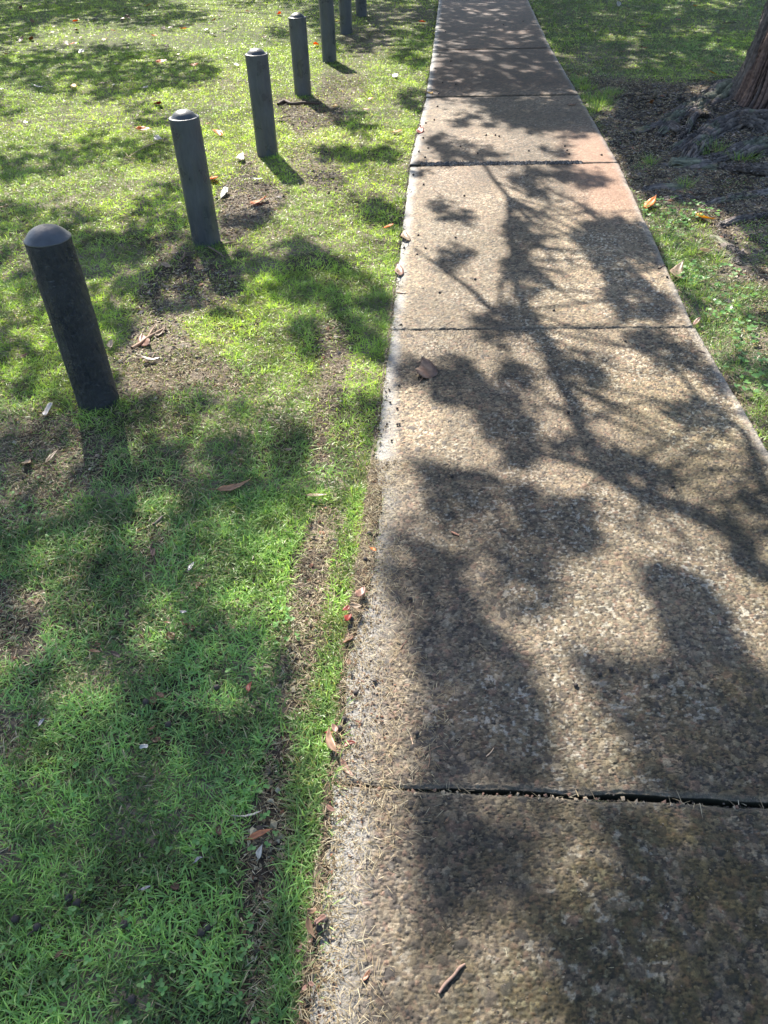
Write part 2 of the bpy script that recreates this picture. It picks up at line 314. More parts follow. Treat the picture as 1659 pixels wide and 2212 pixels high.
# ------------------------------------------------------------------ ground sheet
def axis(lo, hi, a, b, st):
    c = np.arange(a, b, st); g = [b]; s = st
    while g[-1] < hi: s *= 1.16; g.append(g[-1] + s)
    h = [a]; s = st
    while h[-1] > lo: s *= 1.16; h.append(h[-1] - s)
    return np.concatenate([np.array(h[::-1][:-1]), c, np.array(g)])
ax = axis(-320, 320, -2.4, 4.2, .014); ay = axis(-300, 420, .2, 3.2, .014)
ay = np.concatenate([ay[ay < 3.2], np.arange(3.2, 9, .03), ]); g = [9.0]; s = .03
while g[-1] < 420: s *= 1.1; g.append(g[-1] + s)
ay = np.concatenate([ay, g])
X, Y = np.meshgrid(ax, ay); x = X.ravel(); y = Y.ravel()
z = gz(x, y); sd = side(x, y)
ovr = (x > xl(y) - .01) & (x < xl(y) + .19)
z = np.where(ovr, np.maximum(z, .004 + .007 * vnoise(x * 60, y * 60, 3)) * sstep(0, .02, sd) + .002, z)
z = np.where(sd < 0, -.075, z)
bm_ = look(BARE_A, np.stack([x, y], -1), .3)
z = z + np.where(sd > 0, bm_ * .012 * (fbm(x * 40, y * 40, 31, 3) - .6), 0)
c1 = np.array([.045, .034, .025]); c2 = np.array([.15, .122, .095]); c3 = np.array([.045, .06, .018])
n1 = fbm(x * 5, y * 5, 51, 4)[:, None]; k = sstep(.35, .65, n1)
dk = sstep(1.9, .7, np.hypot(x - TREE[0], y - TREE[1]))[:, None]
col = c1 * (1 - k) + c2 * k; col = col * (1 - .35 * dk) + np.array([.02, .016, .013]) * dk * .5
far = np.maximum(sstep(4, 12, y), .75 * sstep(-.3, .9, np.abs(x - .5) - .9 * np.maximum(y, 0) - .3) * (np.hypot(x - TREE[0], y - TREE[1]) > 1.6))[:, None] * (1 - bm_[:, None]); col = col * (1 - far * .8) + c3 * far * .8
nx, ny = len(ax), len(ay); I = np.arange(nx * ny).reshape(ny, nx)
Qd = np.stack([I[:-1, :-1], I[:-1, 1:], I[1:, 1:], I[1:, :-1]], -1).reshape(-1, 4)
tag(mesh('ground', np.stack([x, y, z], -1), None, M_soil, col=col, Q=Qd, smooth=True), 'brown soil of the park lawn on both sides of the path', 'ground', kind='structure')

# ------------------------------------------------------------------ concrete slabs of exposed aggregate
def stones(x, y, cell, seed, need=True):
    """distance field of pebbles: height 0..1, id hash, mortar mask"""
    u = x / cell; v = y / cell; iu = np.floor(u).astype(np.int64); iv = np.floor(v).astype(np.int64)
    best = np.full(x.shape, 9.); bid = np.zeros(x.shape)
    for di in (-1, 0, 1):
        for dj in (-1, 0, 1):
            a, b = iu + di, iv + dj
            px = a + .1 + .8 * hsh(a, b, seed); py = b + .1 + .8 * hsh(a, b, seed + 1)
            th = hsh(a, b, seed + 2) * 3.1416; r = .46 + .40 * hsh(a, b, seed + 3); asp = .45 + .45 * hsh(a, b, seed + 4)
            dx, dy = u - px, v - py; c, s = np.cos(th), np.sin(th)
            d = np.sqrt(((dx * c + dy * s) / r) ** 2 + ((-dx * s + dy * c) / (r * asp)) ** 2)
            k = d < best; best = np.where(k, d, best); bid = np.where(k, hsh(a, b, seed + 5), bid)
    return best, bid
PAL = np.array([[.235, .185, .125], [.15, .118, .09], [.24, .19, .14], [.10, .08, .065], [.19, .155, .11], [.20, .135, .10], [.165, .145, .11], [.07, .06, .055], [.28, .24, .18]])
def slab(A, B, C, D, nu, nv, si, raised=0.0, tilt=0.0, label=''):
    """A near-left, B near-right, C far-right, D far-left"""
    u = np.linspace(0, 1, nu); v = np.linspace(0, 1, nv); v = (1 - (1 - v) ** 2.0) * .7 + .3 * v if si == 1 else (v ** 1.35 if si < 4 else v)
    U, Vv = np.meshgrid(u, v); U = U.ravel()[:, None]; W = Vv.ravel()[:, None]
    p = (A * (1 - U) + B * U) * (1 - W) + (D * (1 - U) + C * U) * W
    x, y = p[:, 0].copy(), p[:, 1].copy(); U = U[:, 0]; W = W[:, 0]
    Lx = np.linalg.norm(B - A); Ly = np.linalg.norm(D - A)
    el, er, en, ef = U * Lx, (1 - U) * Lx, W * Ly, (1 - W) * Ly
    # wavering edges
    wob = .018 * (fbm(x * 7, y * 7, 90 + si, 3) - .5)
    y += wob * (sstep(.03, 0, en) + sstep(.03, 0, ef)); x += .012 * (fbm(y * 6, x * 0, 95 + si, 4) - .5) * (sstep(.03, 0, er) + sstep(.03, 0, el))
    d, idn = stones(x, y, .0090, 11)
    d2, id2 = stones(x + .3, y + .7, .021, 61)
    d3, id3 = stones(x + 5.3, y + 2.7, .0062, 81)
    wear = fbm(x * 3.5, y * 3.5, 33, 4)
    cover = sstep(.30, .60, fbm(x * 22, y * 22, 36, 3) * .6 + wear * .4 + .07)      # where pebbles stand proud of the mortar
    big = (id2 > .80) & (d2 < 1)
    hh = np.clip(1 - d ** 3.6, 0, 1) * (.45 + .55 * (idn * 7 % 1)) * (1 + .5 * np.sin(x * 900 * (idn - .5) + y * 900 * (idn * 17 % 1 - .5) + idn * 40)); hh = np.where(big, np.maximum(hh, np.clip(1 - d2 ** 3, 0, 1) * 1.15), hh)
    h3 = np.clip(1 - d3 ** 2, 0, 1) * .4; hh = np.maximum(hh, h3)
    fade = sstep(8, 4, y)
    lip = sstep(0, .06 + .075 * sstep(3.5, 1.5, y), el + .05 * (fbm(x * 9, y * 9, 71, 3) - .5) - .01)
    h = (.0030 + .0012 * sstep(2.0, 3.5, y)) * hh * (.45 + .55 * cover) * fade * (.35 + .65 * lip) + .0012 * (fbm(x * 120, y * 120, 47, 2) - .5) + .003 * (fbm(x * 2, y * 2, 44, 3) - .5)
    warm = fbm(x * 1.7, y * 1.2, 203, 3)[:, None]
    edge = np.minimum(np.minimum(el, er), np.minimum(en, ef))
    h -= .005 * sstep(.005 + .012 * vnoise(x * 45, y * 45, 2) ** 2, 0, edge)
    z = raised + tilt * U + h
    sel = np.where(big, id2 * 13 % 1, idn * 29 % 1)
    pc = PAL[(sel * len(PAL)).astype(int).clip(0, 8)] * (.6 + .85 * (idn * 53 % 1))[:, None]
    mort = np.array([.26, .215, .15]) * (.75 + .5 * fbm(x * 60, y * 60, 12, 2))[:, None]
    mk = sstep(.30, .10, hh)[:, None]
    mort = mort * (.28 + .95 * sstep(.42, .62, fbm(x * 34, y * 34, 131, 3)))[:, None]
    col = pc * (1 - mk) + mort * mk * (.62 + .38 * (1 - cover))[:, None]
    # pale cement spots
    sp = sstep(.64, .72, fbm(x * 95, y * 95, 57, 3)) * sstep(.38, .60, fbm(x * 4, y * 4, 19, 3)) * sstep(.1, .2, el); col = col * (1 - sp[:, None] * .8) + np.array([.50, .48, .43]) * sp[:, None] * .8
    # olive algae film, and near shade on the right deepened in the colour
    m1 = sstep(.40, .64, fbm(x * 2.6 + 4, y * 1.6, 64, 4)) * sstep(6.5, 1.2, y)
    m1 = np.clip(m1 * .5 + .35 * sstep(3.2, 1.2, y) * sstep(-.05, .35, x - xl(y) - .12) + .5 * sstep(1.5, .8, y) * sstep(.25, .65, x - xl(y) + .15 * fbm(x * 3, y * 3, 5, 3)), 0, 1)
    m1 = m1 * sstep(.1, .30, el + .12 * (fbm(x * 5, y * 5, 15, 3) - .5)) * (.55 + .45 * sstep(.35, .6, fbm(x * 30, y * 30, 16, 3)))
    moss_shade = col * np.array([.33, .31, .19]) + np.array([.009, .010, .003]); col = col * (1 - m1[:, None]) + moss_shade * m1[:, None]
    col = col * (np.array([1.0, .95, .80]) * (1 - warm) + np.array([.98, .89, .79]) * warm) * (.62 + .30 * sstep(1.2, 2.6, y))[:, None] * (1 + np.array([-.02, .02, .12]) * sstep(2.6, 1.2, y)[:, None])  # darker and bluer towards the camera, shade put into the colour
    col = col * (.72 + .56 * sstep(.25, .75, fbm(x * 2.4, y * 1.5, 505, 4)))[:, None]
    # ochre and pink wear further along, with the far shade darkened into the colour
    pk = (.4 * sstep(4.5, 6, y) + .6 * sstep(7.9, 8.8, y))[:, None]; col = col * (1 - pk) + col * np.array([.27, .175, .145]) * pk; 
    pk2 = (sstep(4.6, 5.2, y) * sstep(7.2, 6.5, y) * sstep(.5, .15, er + .2 * (fbm(x * 3, y * 3, 9, 3) - .5)))[:, None]; col = col * (1 - pk2 * .6) + np.array([.30, .17, .11]) * pk2 * .6
    # cement rich strips along the edges
    g = (1 - lip)[:, None]; col = col * (1 - g * .75) + np.array([.30, .30, .29]) * (.8 + .4 * fbm(x * 40, y * 40, 14, 3))[:, None] * g * .75
    g = (sstep(.05, .0, er + .03 * (fbm(x * 12, y * 12, 73, 3) - .5)))[:, None]; col = col * (1 - g * .6) + np.array([.27, .25, .22]) * g * .6
    g = sstep(.02, 0, np.minimum(en, ef))[:, None]; col = col * (1 - g * .5) + np.array([.13, .115, .09]) * g * .5
    if fade.min() < 1: col = col * (.86 + .28 * fbm(x * 25, y * 25, 18, 3))[:, None]
    I = np.arange(nu * nv).reshape(nv, nu)
    Q = np.stack([I[:-1, :-1], I[:-1, 1:], I[1:, 1:], I[1:, :-1]], -1).reshape(-1, 4)
    ring = np.concatenate([I[0, :-1], I[:-1, -1], I[-1, :0:-1], I[:0:-1, 0]])
    V = np.stack([x, y, z], -1); n0 = len(V); m = len(ring); j = np.arange(m); S = V[ring].copy(); S[:, 2] -= .005; S[:, :2] += (V[ring][:, :2] - V[:, :2].mean(0)) * 0; S2 = S.copy(); S2[:, 2] = -.10; S = np.concatenate([S, S2])
    Q2 = np.concatenate([np.stack([ring[j], n0 + j, n0 + (j + 1) % m, ring[(j + 1) % m]], -1), np.stack([n0 + j, n0 + m + j, n0 + m + (j + 1) % m, n0 + (j + 1) % m], -1)])
    col = np.concatenate([col, np.tile([.035, .035, .022], (2 * m, 1))])
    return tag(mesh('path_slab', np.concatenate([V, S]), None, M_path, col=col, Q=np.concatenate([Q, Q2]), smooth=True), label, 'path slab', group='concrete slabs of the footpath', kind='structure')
def gap(p, d): q = np.array(p, float).copy(); q[1] += d; return q
E0L, E0R = PL[0], PR[0]; J1L, J1R = PL[1], PR[1]; J2L, J2R = PL[2], PR[2]; J3L, J3R = PL[3], PR[3]; J4L, J4R = PL[4], PR[4]; J5L, J5R = PL[5], PR[5]; J6L, J6R = PL[6], PR[6]
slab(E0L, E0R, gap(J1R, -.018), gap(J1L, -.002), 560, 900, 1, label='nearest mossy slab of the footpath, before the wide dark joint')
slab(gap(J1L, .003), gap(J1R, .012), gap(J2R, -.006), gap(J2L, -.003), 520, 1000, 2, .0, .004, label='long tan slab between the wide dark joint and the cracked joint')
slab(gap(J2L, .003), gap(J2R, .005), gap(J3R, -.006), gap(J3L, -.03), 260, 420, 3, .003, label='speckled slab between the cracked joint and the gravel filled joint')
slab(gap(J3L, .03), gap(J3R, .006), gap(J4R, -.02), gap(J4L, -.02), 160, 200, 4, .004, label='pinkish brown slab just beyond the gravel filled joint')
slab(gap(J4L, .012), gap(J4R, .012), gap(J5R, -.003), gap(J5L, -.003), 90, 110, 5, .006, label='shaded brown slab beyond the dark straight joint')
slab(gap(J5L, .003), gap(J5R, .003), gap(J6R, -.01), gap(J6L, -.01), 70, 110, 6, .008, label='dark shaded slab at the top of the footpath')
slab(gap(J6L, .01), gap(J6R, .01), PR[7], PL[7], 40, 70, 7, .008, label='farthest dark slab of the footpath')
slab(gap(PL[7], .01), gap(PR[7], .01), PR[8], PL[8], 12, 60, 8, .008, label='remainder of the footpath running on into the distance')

# ------------------------------------------------------------------ grass
def blades(pos, hgt, wid, tilt, az, c, seg=2, curl=.28):
    """pos (n,3) roots; returns V,Q,T,col"""
    n = len(pos); d = np.stack([np.cos(az), np.sin(az), 0 * az], -1); sdv = np.stack([-np.sin(az), np.cos(az), 0 * az], -1)
    tw = rng.uniform(-1.2, 1.2, n); sdv = sdv * np.cos(tw)[:, None] + np.array([0, 0, 1]) * np.sin(tw)[:, None] * .8
    Vs = []; ts = np.linspace(0, 1, seg + 1)
    for k, t in enumerate(ts):
        a = tilt + curl * t * t; L = hgt * t
        c0 = pos + d * (np.sin(a) * L)[:, None]; c0[:, 2] += np.cos(a) * L
        wv = wid * (1 - t) ** .6 * (.7 + .3 * (t > 0)) / 2
        if k < seg: Vs += [c0 - sdv * wv[:, None], c0 + sdv * wv[:, None]]
        else: Vs += [c0]
    m = len(Vs); V = np.stack(Vs, 1).reshape(-1, 3); b = np.arange(n) * m
    Q = np.concatenate([np.stack([b + 2 * k, b + 2 * k + 1, b + 2 * k + 3, b + 2 * k + 2], -1) for k in range(seg - 1)]) if seg > 1 else np.zeros((0, 4), int)
    k = seg - 1; T = np.stack([b + 2 * k, b + 2 * k + 1, b + 2 * k + 2], -1)
    return V, Q, T, np.repeat(c, m, 0)
def fr_ok(x, y, m):      # inside a widened view
    px, py = P(np.stack([x, y, 0 * x], -1)); k = np.isfinite(px)
    mm = m * F / np.maximum(np.hypot(y, H), .5)
    return k & (px > -mm) & (px < 1659 + mm) & (py > -60) & (py < 2212 + mm)
parts = []
def scatter(x0, x1, y0, y1, dens, hr, wr, seg, m, out=0):
    n = int((x1 - x0) * (y1 - y0) * dens); x = rng.uniform(x0, x1, n); y = rng.uniform(y0, y1, n)
    sd = side(x, y); k = ((fr_ok(x, y, m) if not out else ~fr_ok(x, y, m)) & (sd > .004)); x, y, sd = x[k], y[k], sd[k]
    X2 = np.stack([x, y], -1); b = look(BARE_A, X2, .15 + .3 * sstep(.5, .7, fbm(x * .8, y * .8, 4, 3))); st = look(STRAW_A, X2, .2)
    tree = np.hypot(x - TREE[0], y - TREE[1]) < .33
    clump = fbm(x * 13, y * 13, 6, 3); b2 = np.clip(b * 1.05 + (clump - .5) * 1.6 * (.3 + b), 0, .985)
    k = (rng.random(len(x)) > b2) & ~tree
    for q, (bx, by) in enumerate(BOL): k &= np.hypot(x - bx, y - by) > .09
    x, y, b, st, clump, sd = x[k], y[k], b[k], st[k], clump[k], sd[k]; n = len(x)
    z = gz(x, y) - .002
    h = rng.uniform(*hr, n) * (.7 + .6 * clump) * (1 - .45 * b) * (.75 + .5 * vnoise(x * 2, y * 2, 70))
    tilt = np.clip(rng.normal(.95, .36, n), .05, 1.5); az = rng.uniform(0, 6.283, n)
    dry = rng.random(n) < np.clip(.10 + .72 * st ** 1.2 + .15 * (sstep(.5, .75, fbm(x * 2.2, y * 2.2, 39, 3))), 0, .8)
    u = rng.random((n, 1)); yel = sstep(.35, .7, fbm(x * 1.3, y * 1.3, 27, 3))[:, None] * .5 + sstep(2.0, 4, y)[:, None] * .40 * (x < 1)[:, None] + .15 * rng.random((n, 1))
    g1 = np.array([.092, .180, .070]); g2 = np.array([.180, .285, .092]); g3 = np.array([.33, .47, .070])
    yel = yel * (.25 + .75 * sstep(1.1, 2.2, y))[:, None]; c = g1 * (1 - u) + g2 * u; c = c * (1 - yel) + g3 * yel; c = c * (1 + .35 * sstep(2.6, 1.4, y))[:, None]; c = c * (.55 + .9 * sstep(.3, .7, clump + rng.normal(0, .08, n)))[:, None]  # near blades less yellow and brighter, lifting their shade by colour
    s1 = np.array([.46, .40, .26]) * (.5 + .8 * rng.random((n, 1))); c = np.where(dry[:, None], s1, c)
    tilt = np.where(dry, np.clip(tilt + .45, 0, 1.5), tilt)
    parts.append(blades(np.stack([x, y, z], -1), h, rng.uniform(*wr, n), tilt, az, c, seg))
BOLPX = [(212, 862), (446, 518), (578, 330), (655, 203), (712, 131), (748, 70), (781, 32)]
BOL = [tuple(G(a, b)[:2]) for a, b in BOLPX]
# appended part 2
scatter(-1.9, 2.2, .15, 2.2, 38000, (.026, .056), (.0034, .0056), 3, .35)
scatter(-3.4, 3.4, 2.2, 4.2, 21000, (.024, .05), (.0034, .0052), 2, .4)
scatter(-5, 5.2, 4.2, 7.5, 9000, (.026, .052), (.0042, .0065), 2, .4)
scatter(-7.5, 7, 7.5, 11.5, 4600, (.026, .05), (.005, .008), 2, .5)
scatter(-10, 9, 11.5, 19, 2000, (.03, .055), (.008, .013), 1, .8)
scatter(-4.5, 5.5, -1.6, 3.2, 8000, (.03, .055), (.006, .009), 2, .35, 1)
scatter(-7.5, 9, 3.2, 8, 2200, (.03, .055), (.007, .011), 2, .4, 1)
scatter(-13, 13, 8, 16, 500, (.035, .06), (.012, .018), 1, .6, 1)
scatter(-22, 20, 19, 34, 120, (.04, .07), (.02, .03), 1, 4)
def join(parts):
    V, Q, T, C = [], [], [], []; o = 0
    for a, q, t, c in parts:
        V.append(a); Q.append(q + o); T.append(t + o); C.append(c); o += len(a)
    return np.concatenate(V), np.concatenate(Q), np.concatenate(T), np.concatenate(C)
V, Q, T, C = join(parts); print('grass verts', len(V))
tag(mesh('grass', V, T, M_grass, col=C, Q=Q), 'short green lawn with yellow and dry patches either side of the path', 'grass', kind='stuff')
# taller tufts along the path edges and by the roots
tp = []
def tufts(pts, n, r, h, wd, c0, c1):
    for (a, b) in pts:
        g0 = G(a, b); m = n; rr = r * np.sqrt(rng.random(m)); th = rng.uniform(0, 6.283, m)
        x = g0[0] + rr * np.cos(th); y = g0[1] + rr * np.sin(th); u = rng.random((m, 1))
        k = side(x, y) > .0; x, y, u, th2 = x[k], y[k], u[k], th[k]; m = len(x)
        if not m: continue
        tp.append(blades(np.stack([x, y, gz(x, y)], -1), rng.uniform(h * .5, h, m), rng.uniform(wd * .7, wd, m), np.clip(rng.normal(.5, .25, m), 0, 1.2), th2 + rng.normal(0, .5, m), np.array(c0) * (1 - u) + np.array(c1) * u, 3))
gc0, gc1 = (.11, .22, .07), (.25, .36, .08)
tufts([(1480, 400), (1405, 350)], 60, .05, .10, .004, gc0, gc1)
tufts([(1290, 240), (1300, 225), (1280, 215), (1315, 205), (1250, 175), (1262, 190), (1600, 345), (1535, 335)], 110, .12, .10, .006, gc0, gc1)
tufts([(1460, 545), (1440, 520), (1500, 540), (1485, 610), (1520, 640), (1550, 560)], 90, .06, .085, .0035, gc0, gc1)
tufts([(1420, 450), (1440, 470), (1475, 450), (1500, 480), (1430, 500), (1470, 500), (1520, 510), (1450, 580), (1480, 640), (1530, 660), (1580, 680), (1560, 740), (1600, 800), (1620, 860), (1640, 900), (1600, 620), (1640, 700), (1540, 720)], 70, .09, .05, .0035, gc0, gc1)
tufts([(1482, 690), (1495, 700), (1530, 690)], 70, .035, .06, .003, gc0, gc1)
tufts([(846, 560), (840, 640), (838, 740), (830, 760), (826, 850), (850, 500), (866, 430), (880, 380), (835, 700)], 120, .05, .055, .003, gc0, gc1)
tufts([(790, 1000), (780, 1080), (770, 1040), (755, 1160), (745, 1240), (735, 1320), (725, 1400), (715, 1450), (700, 1530), (690, 1600), (678, 1660), (720, 1350), (700, 1490)], 70, .045, .05, .003, gc0, (.34, .32, .14))
tufts([(660, 1750), (655, 1800), (640, 1850), (630, 1950), (620, 2020), (610, 2100), (600, 2180)], 80, .04, .05, .003, gc0, (.30, .30, .16))
tufts([(430, 530), (412, 522), (470, 530), (650, 210), (636, 206), (670, 207), (590, 338), (200, 875), (245, 868)], 60, .04, .05, .003, gc0, gc1)
V, Q, T, C = join(tp); tag(mesh('grass_tufts', V, T, M_grass, col=C, Q=Q), 'longer bright grass tufts leaning over the slab edges and between roots', 'grass', kind='stuff')

# loose dry blades lying flat
def litter_at(n, fx, length, wd, cols, zoff=.002):
    x, y = fx(n); n = len(x); az = rng.uniform(0, 6.283, n); c = np.array(cols)[rng.integers(0, len(cols), n)] * rng.uniform(.6, 1.25, (n, 1))
    return blades(np.stack([x, y, zfun(x, y) + zoff + rng.uniform(0, .006, n)], -1), rng.uniform(*length, n), rng.uniform(*wd, n), rng.uniform(1.3, 1.62, n), az, c, 2, .1)
def zfun(x, y): return np.where(side(x, y) > 0, np.maximum(gz(x, y), np.where((x > xl(y)-.01) & (x < xl(y)+.19) & (side(x, y) > 0), .008, -9)), .003)
def f_edge(y0, y1, lo, hi):
    def f(n):
        y = rng.uniform(y0, y1, n); d = lo + (hi - lo) * rng.beta(1.3, 2.6, n) * (.5 + 1.0 * vnoise(y * 4, y * 0, 8)); return xl(y) + d, y
    return f
def f_bare(y0, y1):
    def f(n):
        x = rng.uniform(-4, 3, n * 10) if y0 < 3 else rng.uniform(-5, 6, n * 10); y = rng.uniform(y0, y1, n * 10); k = fr_ok(x, y, .3); x, y = x[k], y[k]; k = (side(x, y) > 0) & (look(BARE_A, np.stack([x, y], -1), .1) > rng.uniform(.15, .75, len(x)))
        return x[k], y[k]
    return f
def f_any(n):
    y = rng.uniform(.2, 5, n); x = xl(y) + (xr(y) - xl(y)) * rng.random(n); return x, y
tan = [(.36, .30, .19), (.27, .21, .12), (.42, .37, .26), (.20, .15, .09)]
lp = [litter_at(9500, f_edge(.25, 2.35, -.03, .27), (.010, .032), (.0012, .0024), tan), litter_at(1500, f_edge(2.3, 4, -.03, .05), (.012, .03), (.0015, .0025), tan),
      litter_at(26000, f_bare(.2, 3.2), (.010, .034), (.0015, .0035), tan, .003), litter_at(16000, f_bare(3.2, 9.5), (.015, .04), (.003, .006), tan, .003),
      litter_at(260, f_any, (.008, .022), (.001, .002), tan, .003)]
V, Q, T, C = join(lp); tag(mesh('dry_cuttings', V, T, M_straw, col=C, Q=Q), 'dry tan grass cuttings scattered on bare soil and along the slab edge', 'grass cuttings', kind='stuff')

# crumbs of soil, bark and broken leaf: irregular little tetrahedral chips
def chips(x, y, size, c, flat=.5, zoff=0.0):
    n = len(x); base = np.array([[1, 0, 0], [-.4, .9, 0], [-.7, -.7, 0], [.3, -1, .1], [0, .1, 1], [-.1, 0, -.8]])
    Fc = np.array([[0, 1, 4], [1, 2, 4], [2, 3, 4], [3, 0, 4], [1, 0, 5], [2, 1, 5], [3, 2, 5], [0, 3, 5]])
    J = base[None] * rng.uniform(.55, 1.3, (n, 6, 3)); J *= np.array([1, 1, flat]); th = rng.uniform(0, 6.283, n); el = rng.uniform(.45, 1, n)
    J[:, :, 1] *= el[:, None]; c_, s_ = np.cos(th)[:, None], np.sin(th)[:, None]
    X = J[:, :, 0] * c_ - J[:, :, 1] * s_; Y = J[:, :, 0] * s_ + J[:, :, 1] * c_; tl = rng.normal(0, .35, (n, 1)); Z = J[:, :, 2] + X * tl
    V = np.stack([X, Y, Z], -1) * size[:, None, None]; V += np.stack([x, y, zfun(x, y) + size * .3 * flat + zoff], -1)[:, None]
    return V.reshape(-1, 3), np.zeros((0, 4), int), (Fc[None] + (np.arange(n) * 6)[:, None, None]).reshape(-1, 3), np.repeat(c, 6, 0)
def chipset(n, f, s, cols, flat=.5):
    x, y = f(n); m = len(x); return chips(x, y, rng.uniform(*s, m), np.array(cols)[rng.integers(0, len(cols), m)] * rng.uniform(.6, 1.3, (m, 1)), flat)
brown = [(.10, .065, .04), (.16, .10, .06), (.05, .035, .025), (.24, .17, .11), (.20, .09, .05)]
dark = [(.03, .025, .022), (.055, .042, .036), (.12, .10, .088), (.02, .018, .016), (.20, .17, .15)]
def f_tree(n):
    r = np.abs(rng.normal(0, 1.3, n)); a = rng.uniform(0, 6.283, n); x = TREE[0] - .2 + r * np.cos(a); y = TREE[1] - .2 + r * np.sin(a)
    k = (side(x, y) > .01) & fr_ok(x, y, .4) & (look(BARE_A, np.stack([x, y], -1), .9) > .6); return x[k], y[k]
lp = [chipset(5200, f_edge(.25, 2.35, -.04, .13), (.0015, .005), brown), chipset(14000, f_bare(.2, 3.2), (.002, .008), brown + tan), chipset(1300, f_bare(.2, 3.2), (.006, .014), brown + tan, .7), chipset(500, f_bare(3.2, 8), (.012, .028), dark + brown, .4), chipset(26000, f_bare(3.2, 9.5), (.003, .012), brown + dark + tan + [(.30, .25, .20)]),
      chipset(1100, f_edge(2.3, 8, -.03, .03), (.003, .008), dark)]
V, Q, T, C = join(lp); tag(mesh('leaf_litter', V, T, M_litter, col=C, Q=Q), 'crumbled brown leaf litter and soil crumbs in bare patches and along the path edge', 'leaf litter', kind='stuff')
lp = [chipset(26000, f_tree, (.005, .024), dark, .28)]
V, Q, T, C = join(lp); tag(mesh('bark_litter', V, T, M_litter, col=C, Q=Q), 'dark flaky bark litter covering the ground around the tree roots', 'bark litter', kind='stuff')
def f_joint(n):
    t = rng.random(n) ** .8 * .78 + .05; a, b = G(885, 358), G(1335, 352); x = a[0] + (b[0] - a[0]) * t; y = a[1] + (b[1] - a[1]) * t + rng.normal(.012, .020, n) * (1.2 - .6 * t) ; return x, y
lp = [chipset(3200, f_joint, (.004, .011), [(.05, .05, .055), (.09, .09, .095), (.03, .03, .032), (.16, .16, .16)], .9)]
V, Q, T, C = join(lp); tag(mesh('joint_gravel', V, T, M_litter, col=C, Q=Q), 'dark grey gravel packed into the far joint between two slabs', 'gravel', kind='stuff')
def f_path(n):
    y = rng.uniform(.2, 2.6, n); x = xl(y) + .03 + (xr(y) - xl(y) - .06) * rng.random(n); return x, y
lp = [chipset(3500, f_path, (.0014, .0034), [(.16, .13, .09), (.10, .08, .065), (.06, .05, .04)], .5)]
V, Q, T, C = join(lp); tag(mesh('grit', V, T, M_litter, col=C, Q=Q), 'loose stone grit on the nearer path slabs', 'grit', kind='stuff')

def f_j1(n):
    t = rng.random(n); a, b = PL[1], PR[1]; return a[0] + (b[0] - a[0]) * t, a[1] + (b[1] - a[1]) * t + rng.normal(-.008, .004, n) - .006 * t
def f_j2(n):
    t = rng.random(n); a, b = PL[2], PR[2]; return a[0] + (b[0] - a[0]) * t, a[1] + (b[1] - a[1]) * t + rng.normal(0, .005, n)
x, y = f_j1(2600); V1 = chips(x, y, rng.uniform(.003, .007, 2600), np.array([(.03, .032, .02), (.05, .04, .03), (.025, .03, .012), (.02, .018, .015)])[rng.integers(0, 4, 2600)], .7, -.016)
x, y = f_j1(60); V2 = chips(x, y, rng.uniform(.004, .009, 60), np.array([(.16, .09, .06), (.28, .22, .15)])[rng.integers(0, 2, 60)], .4, -.002)
x, y = f_j2(900); V3 = chips(x, y, rng.uniform(.003, .006, 900), np.array([(.04, .035, .03), (.10, .08, .06)])[rng.integers(0, 2, 900)], .7, -.007)
V, Q, T, C = join([V1, V2, V3, litter_at(70, f_j1, (.01, .04), (.0015, .003), tan, 0)]); tag(mesh('joint_dirt', V, T, M_litter, col=C, Q=Q), 'dark moss and dirt packed into the nearer path joints', 'joint dirt', kind='stuff')

# clover
cp = []
def clover(cx, cy, n, r, hgt=.026, s=.0045):
    n = n // 6 + 2; r = r * 1.6
    g0 = G(cx, cy); rr = r * np.sqrt(rng.random(n)); th = rng.uniform(0, 6.283, n); x = g0[0] + rr * np.cos(th); y = g0[1] + rr * np.sin(th); k = side(x, y) > .01; x, y = x[k], y[k]; n = len(x)
    z = gz(x, y) + rng.uniform(.4, 1, n) * hgt; a0 = rng.uniform(0, 6.283, n)
    for q in range(3):
        a = a0 + q * 2.094; t = np.linspace(0, 2 * np.pi, 8, endpoint=False); sz = s * rng.uniform(.7, 1.3, n)
        lx = (.95 + np.cos(t))[None] * sz[:, None]; ly = (np.sin(t) * .85)[None] * sz[:, None]
        X = lx * np.cos(a)[:, None] - ly * np.sin(a)[:, None]; Y = lx * np.sin(a)[:, None] + ly * np.cos(a)[:, None]; tl = rng.normal(0, .3, (n, 1))
        V = np.stack([x[:, None] + X, y[:, None] + Y, z[:, None] + lx * .25 + ly * tl], -1); b = np.arange(n) * 8
        T = np.concatenate([np.stack([b, b + i, b + i + 1], -1) for i in range(1, 7)]); c = np.array([.13, .27, .075]) * rng.uniform(.7, 1.5, (n, 1))
        cp.append((V.reshape(-1, 3), np.zeros((0, 4), int), T, np.repeat(c, 8, 0)))
for a in [(545, 1720, 34, .035), (520, 1690, 20, .03), (430, 1850, 50, .05), (560, 1800, 18, .03), (300, 2120, 90, .12), (500, 2080, 80, .08), (60, 2150, 70, .09), (150, 1990, 40, .08), (420, 2180, 80, .08), (110, 1720, 30, .06),
          (860 - 260, 1320, 30, .04), (440, 1480, 26, .06), (60, 1080, 40, .09), (80, 1150, 30, .06), (620, 1370, 26, .04)]: clover(*a)
for a in [(1450, 450, 260, .14), (1500, 460, 160, .10), (1430, 490, 200, .12), (1520, 590, 140, .12), (1560, 640, 140, .12), (1480, 600, 90, .07), (1570, 700, 120, .10), (1620, 820, 120, .09), (1600, 760, 90, .08)]: clover(*a, hgt=.035, s=.008)
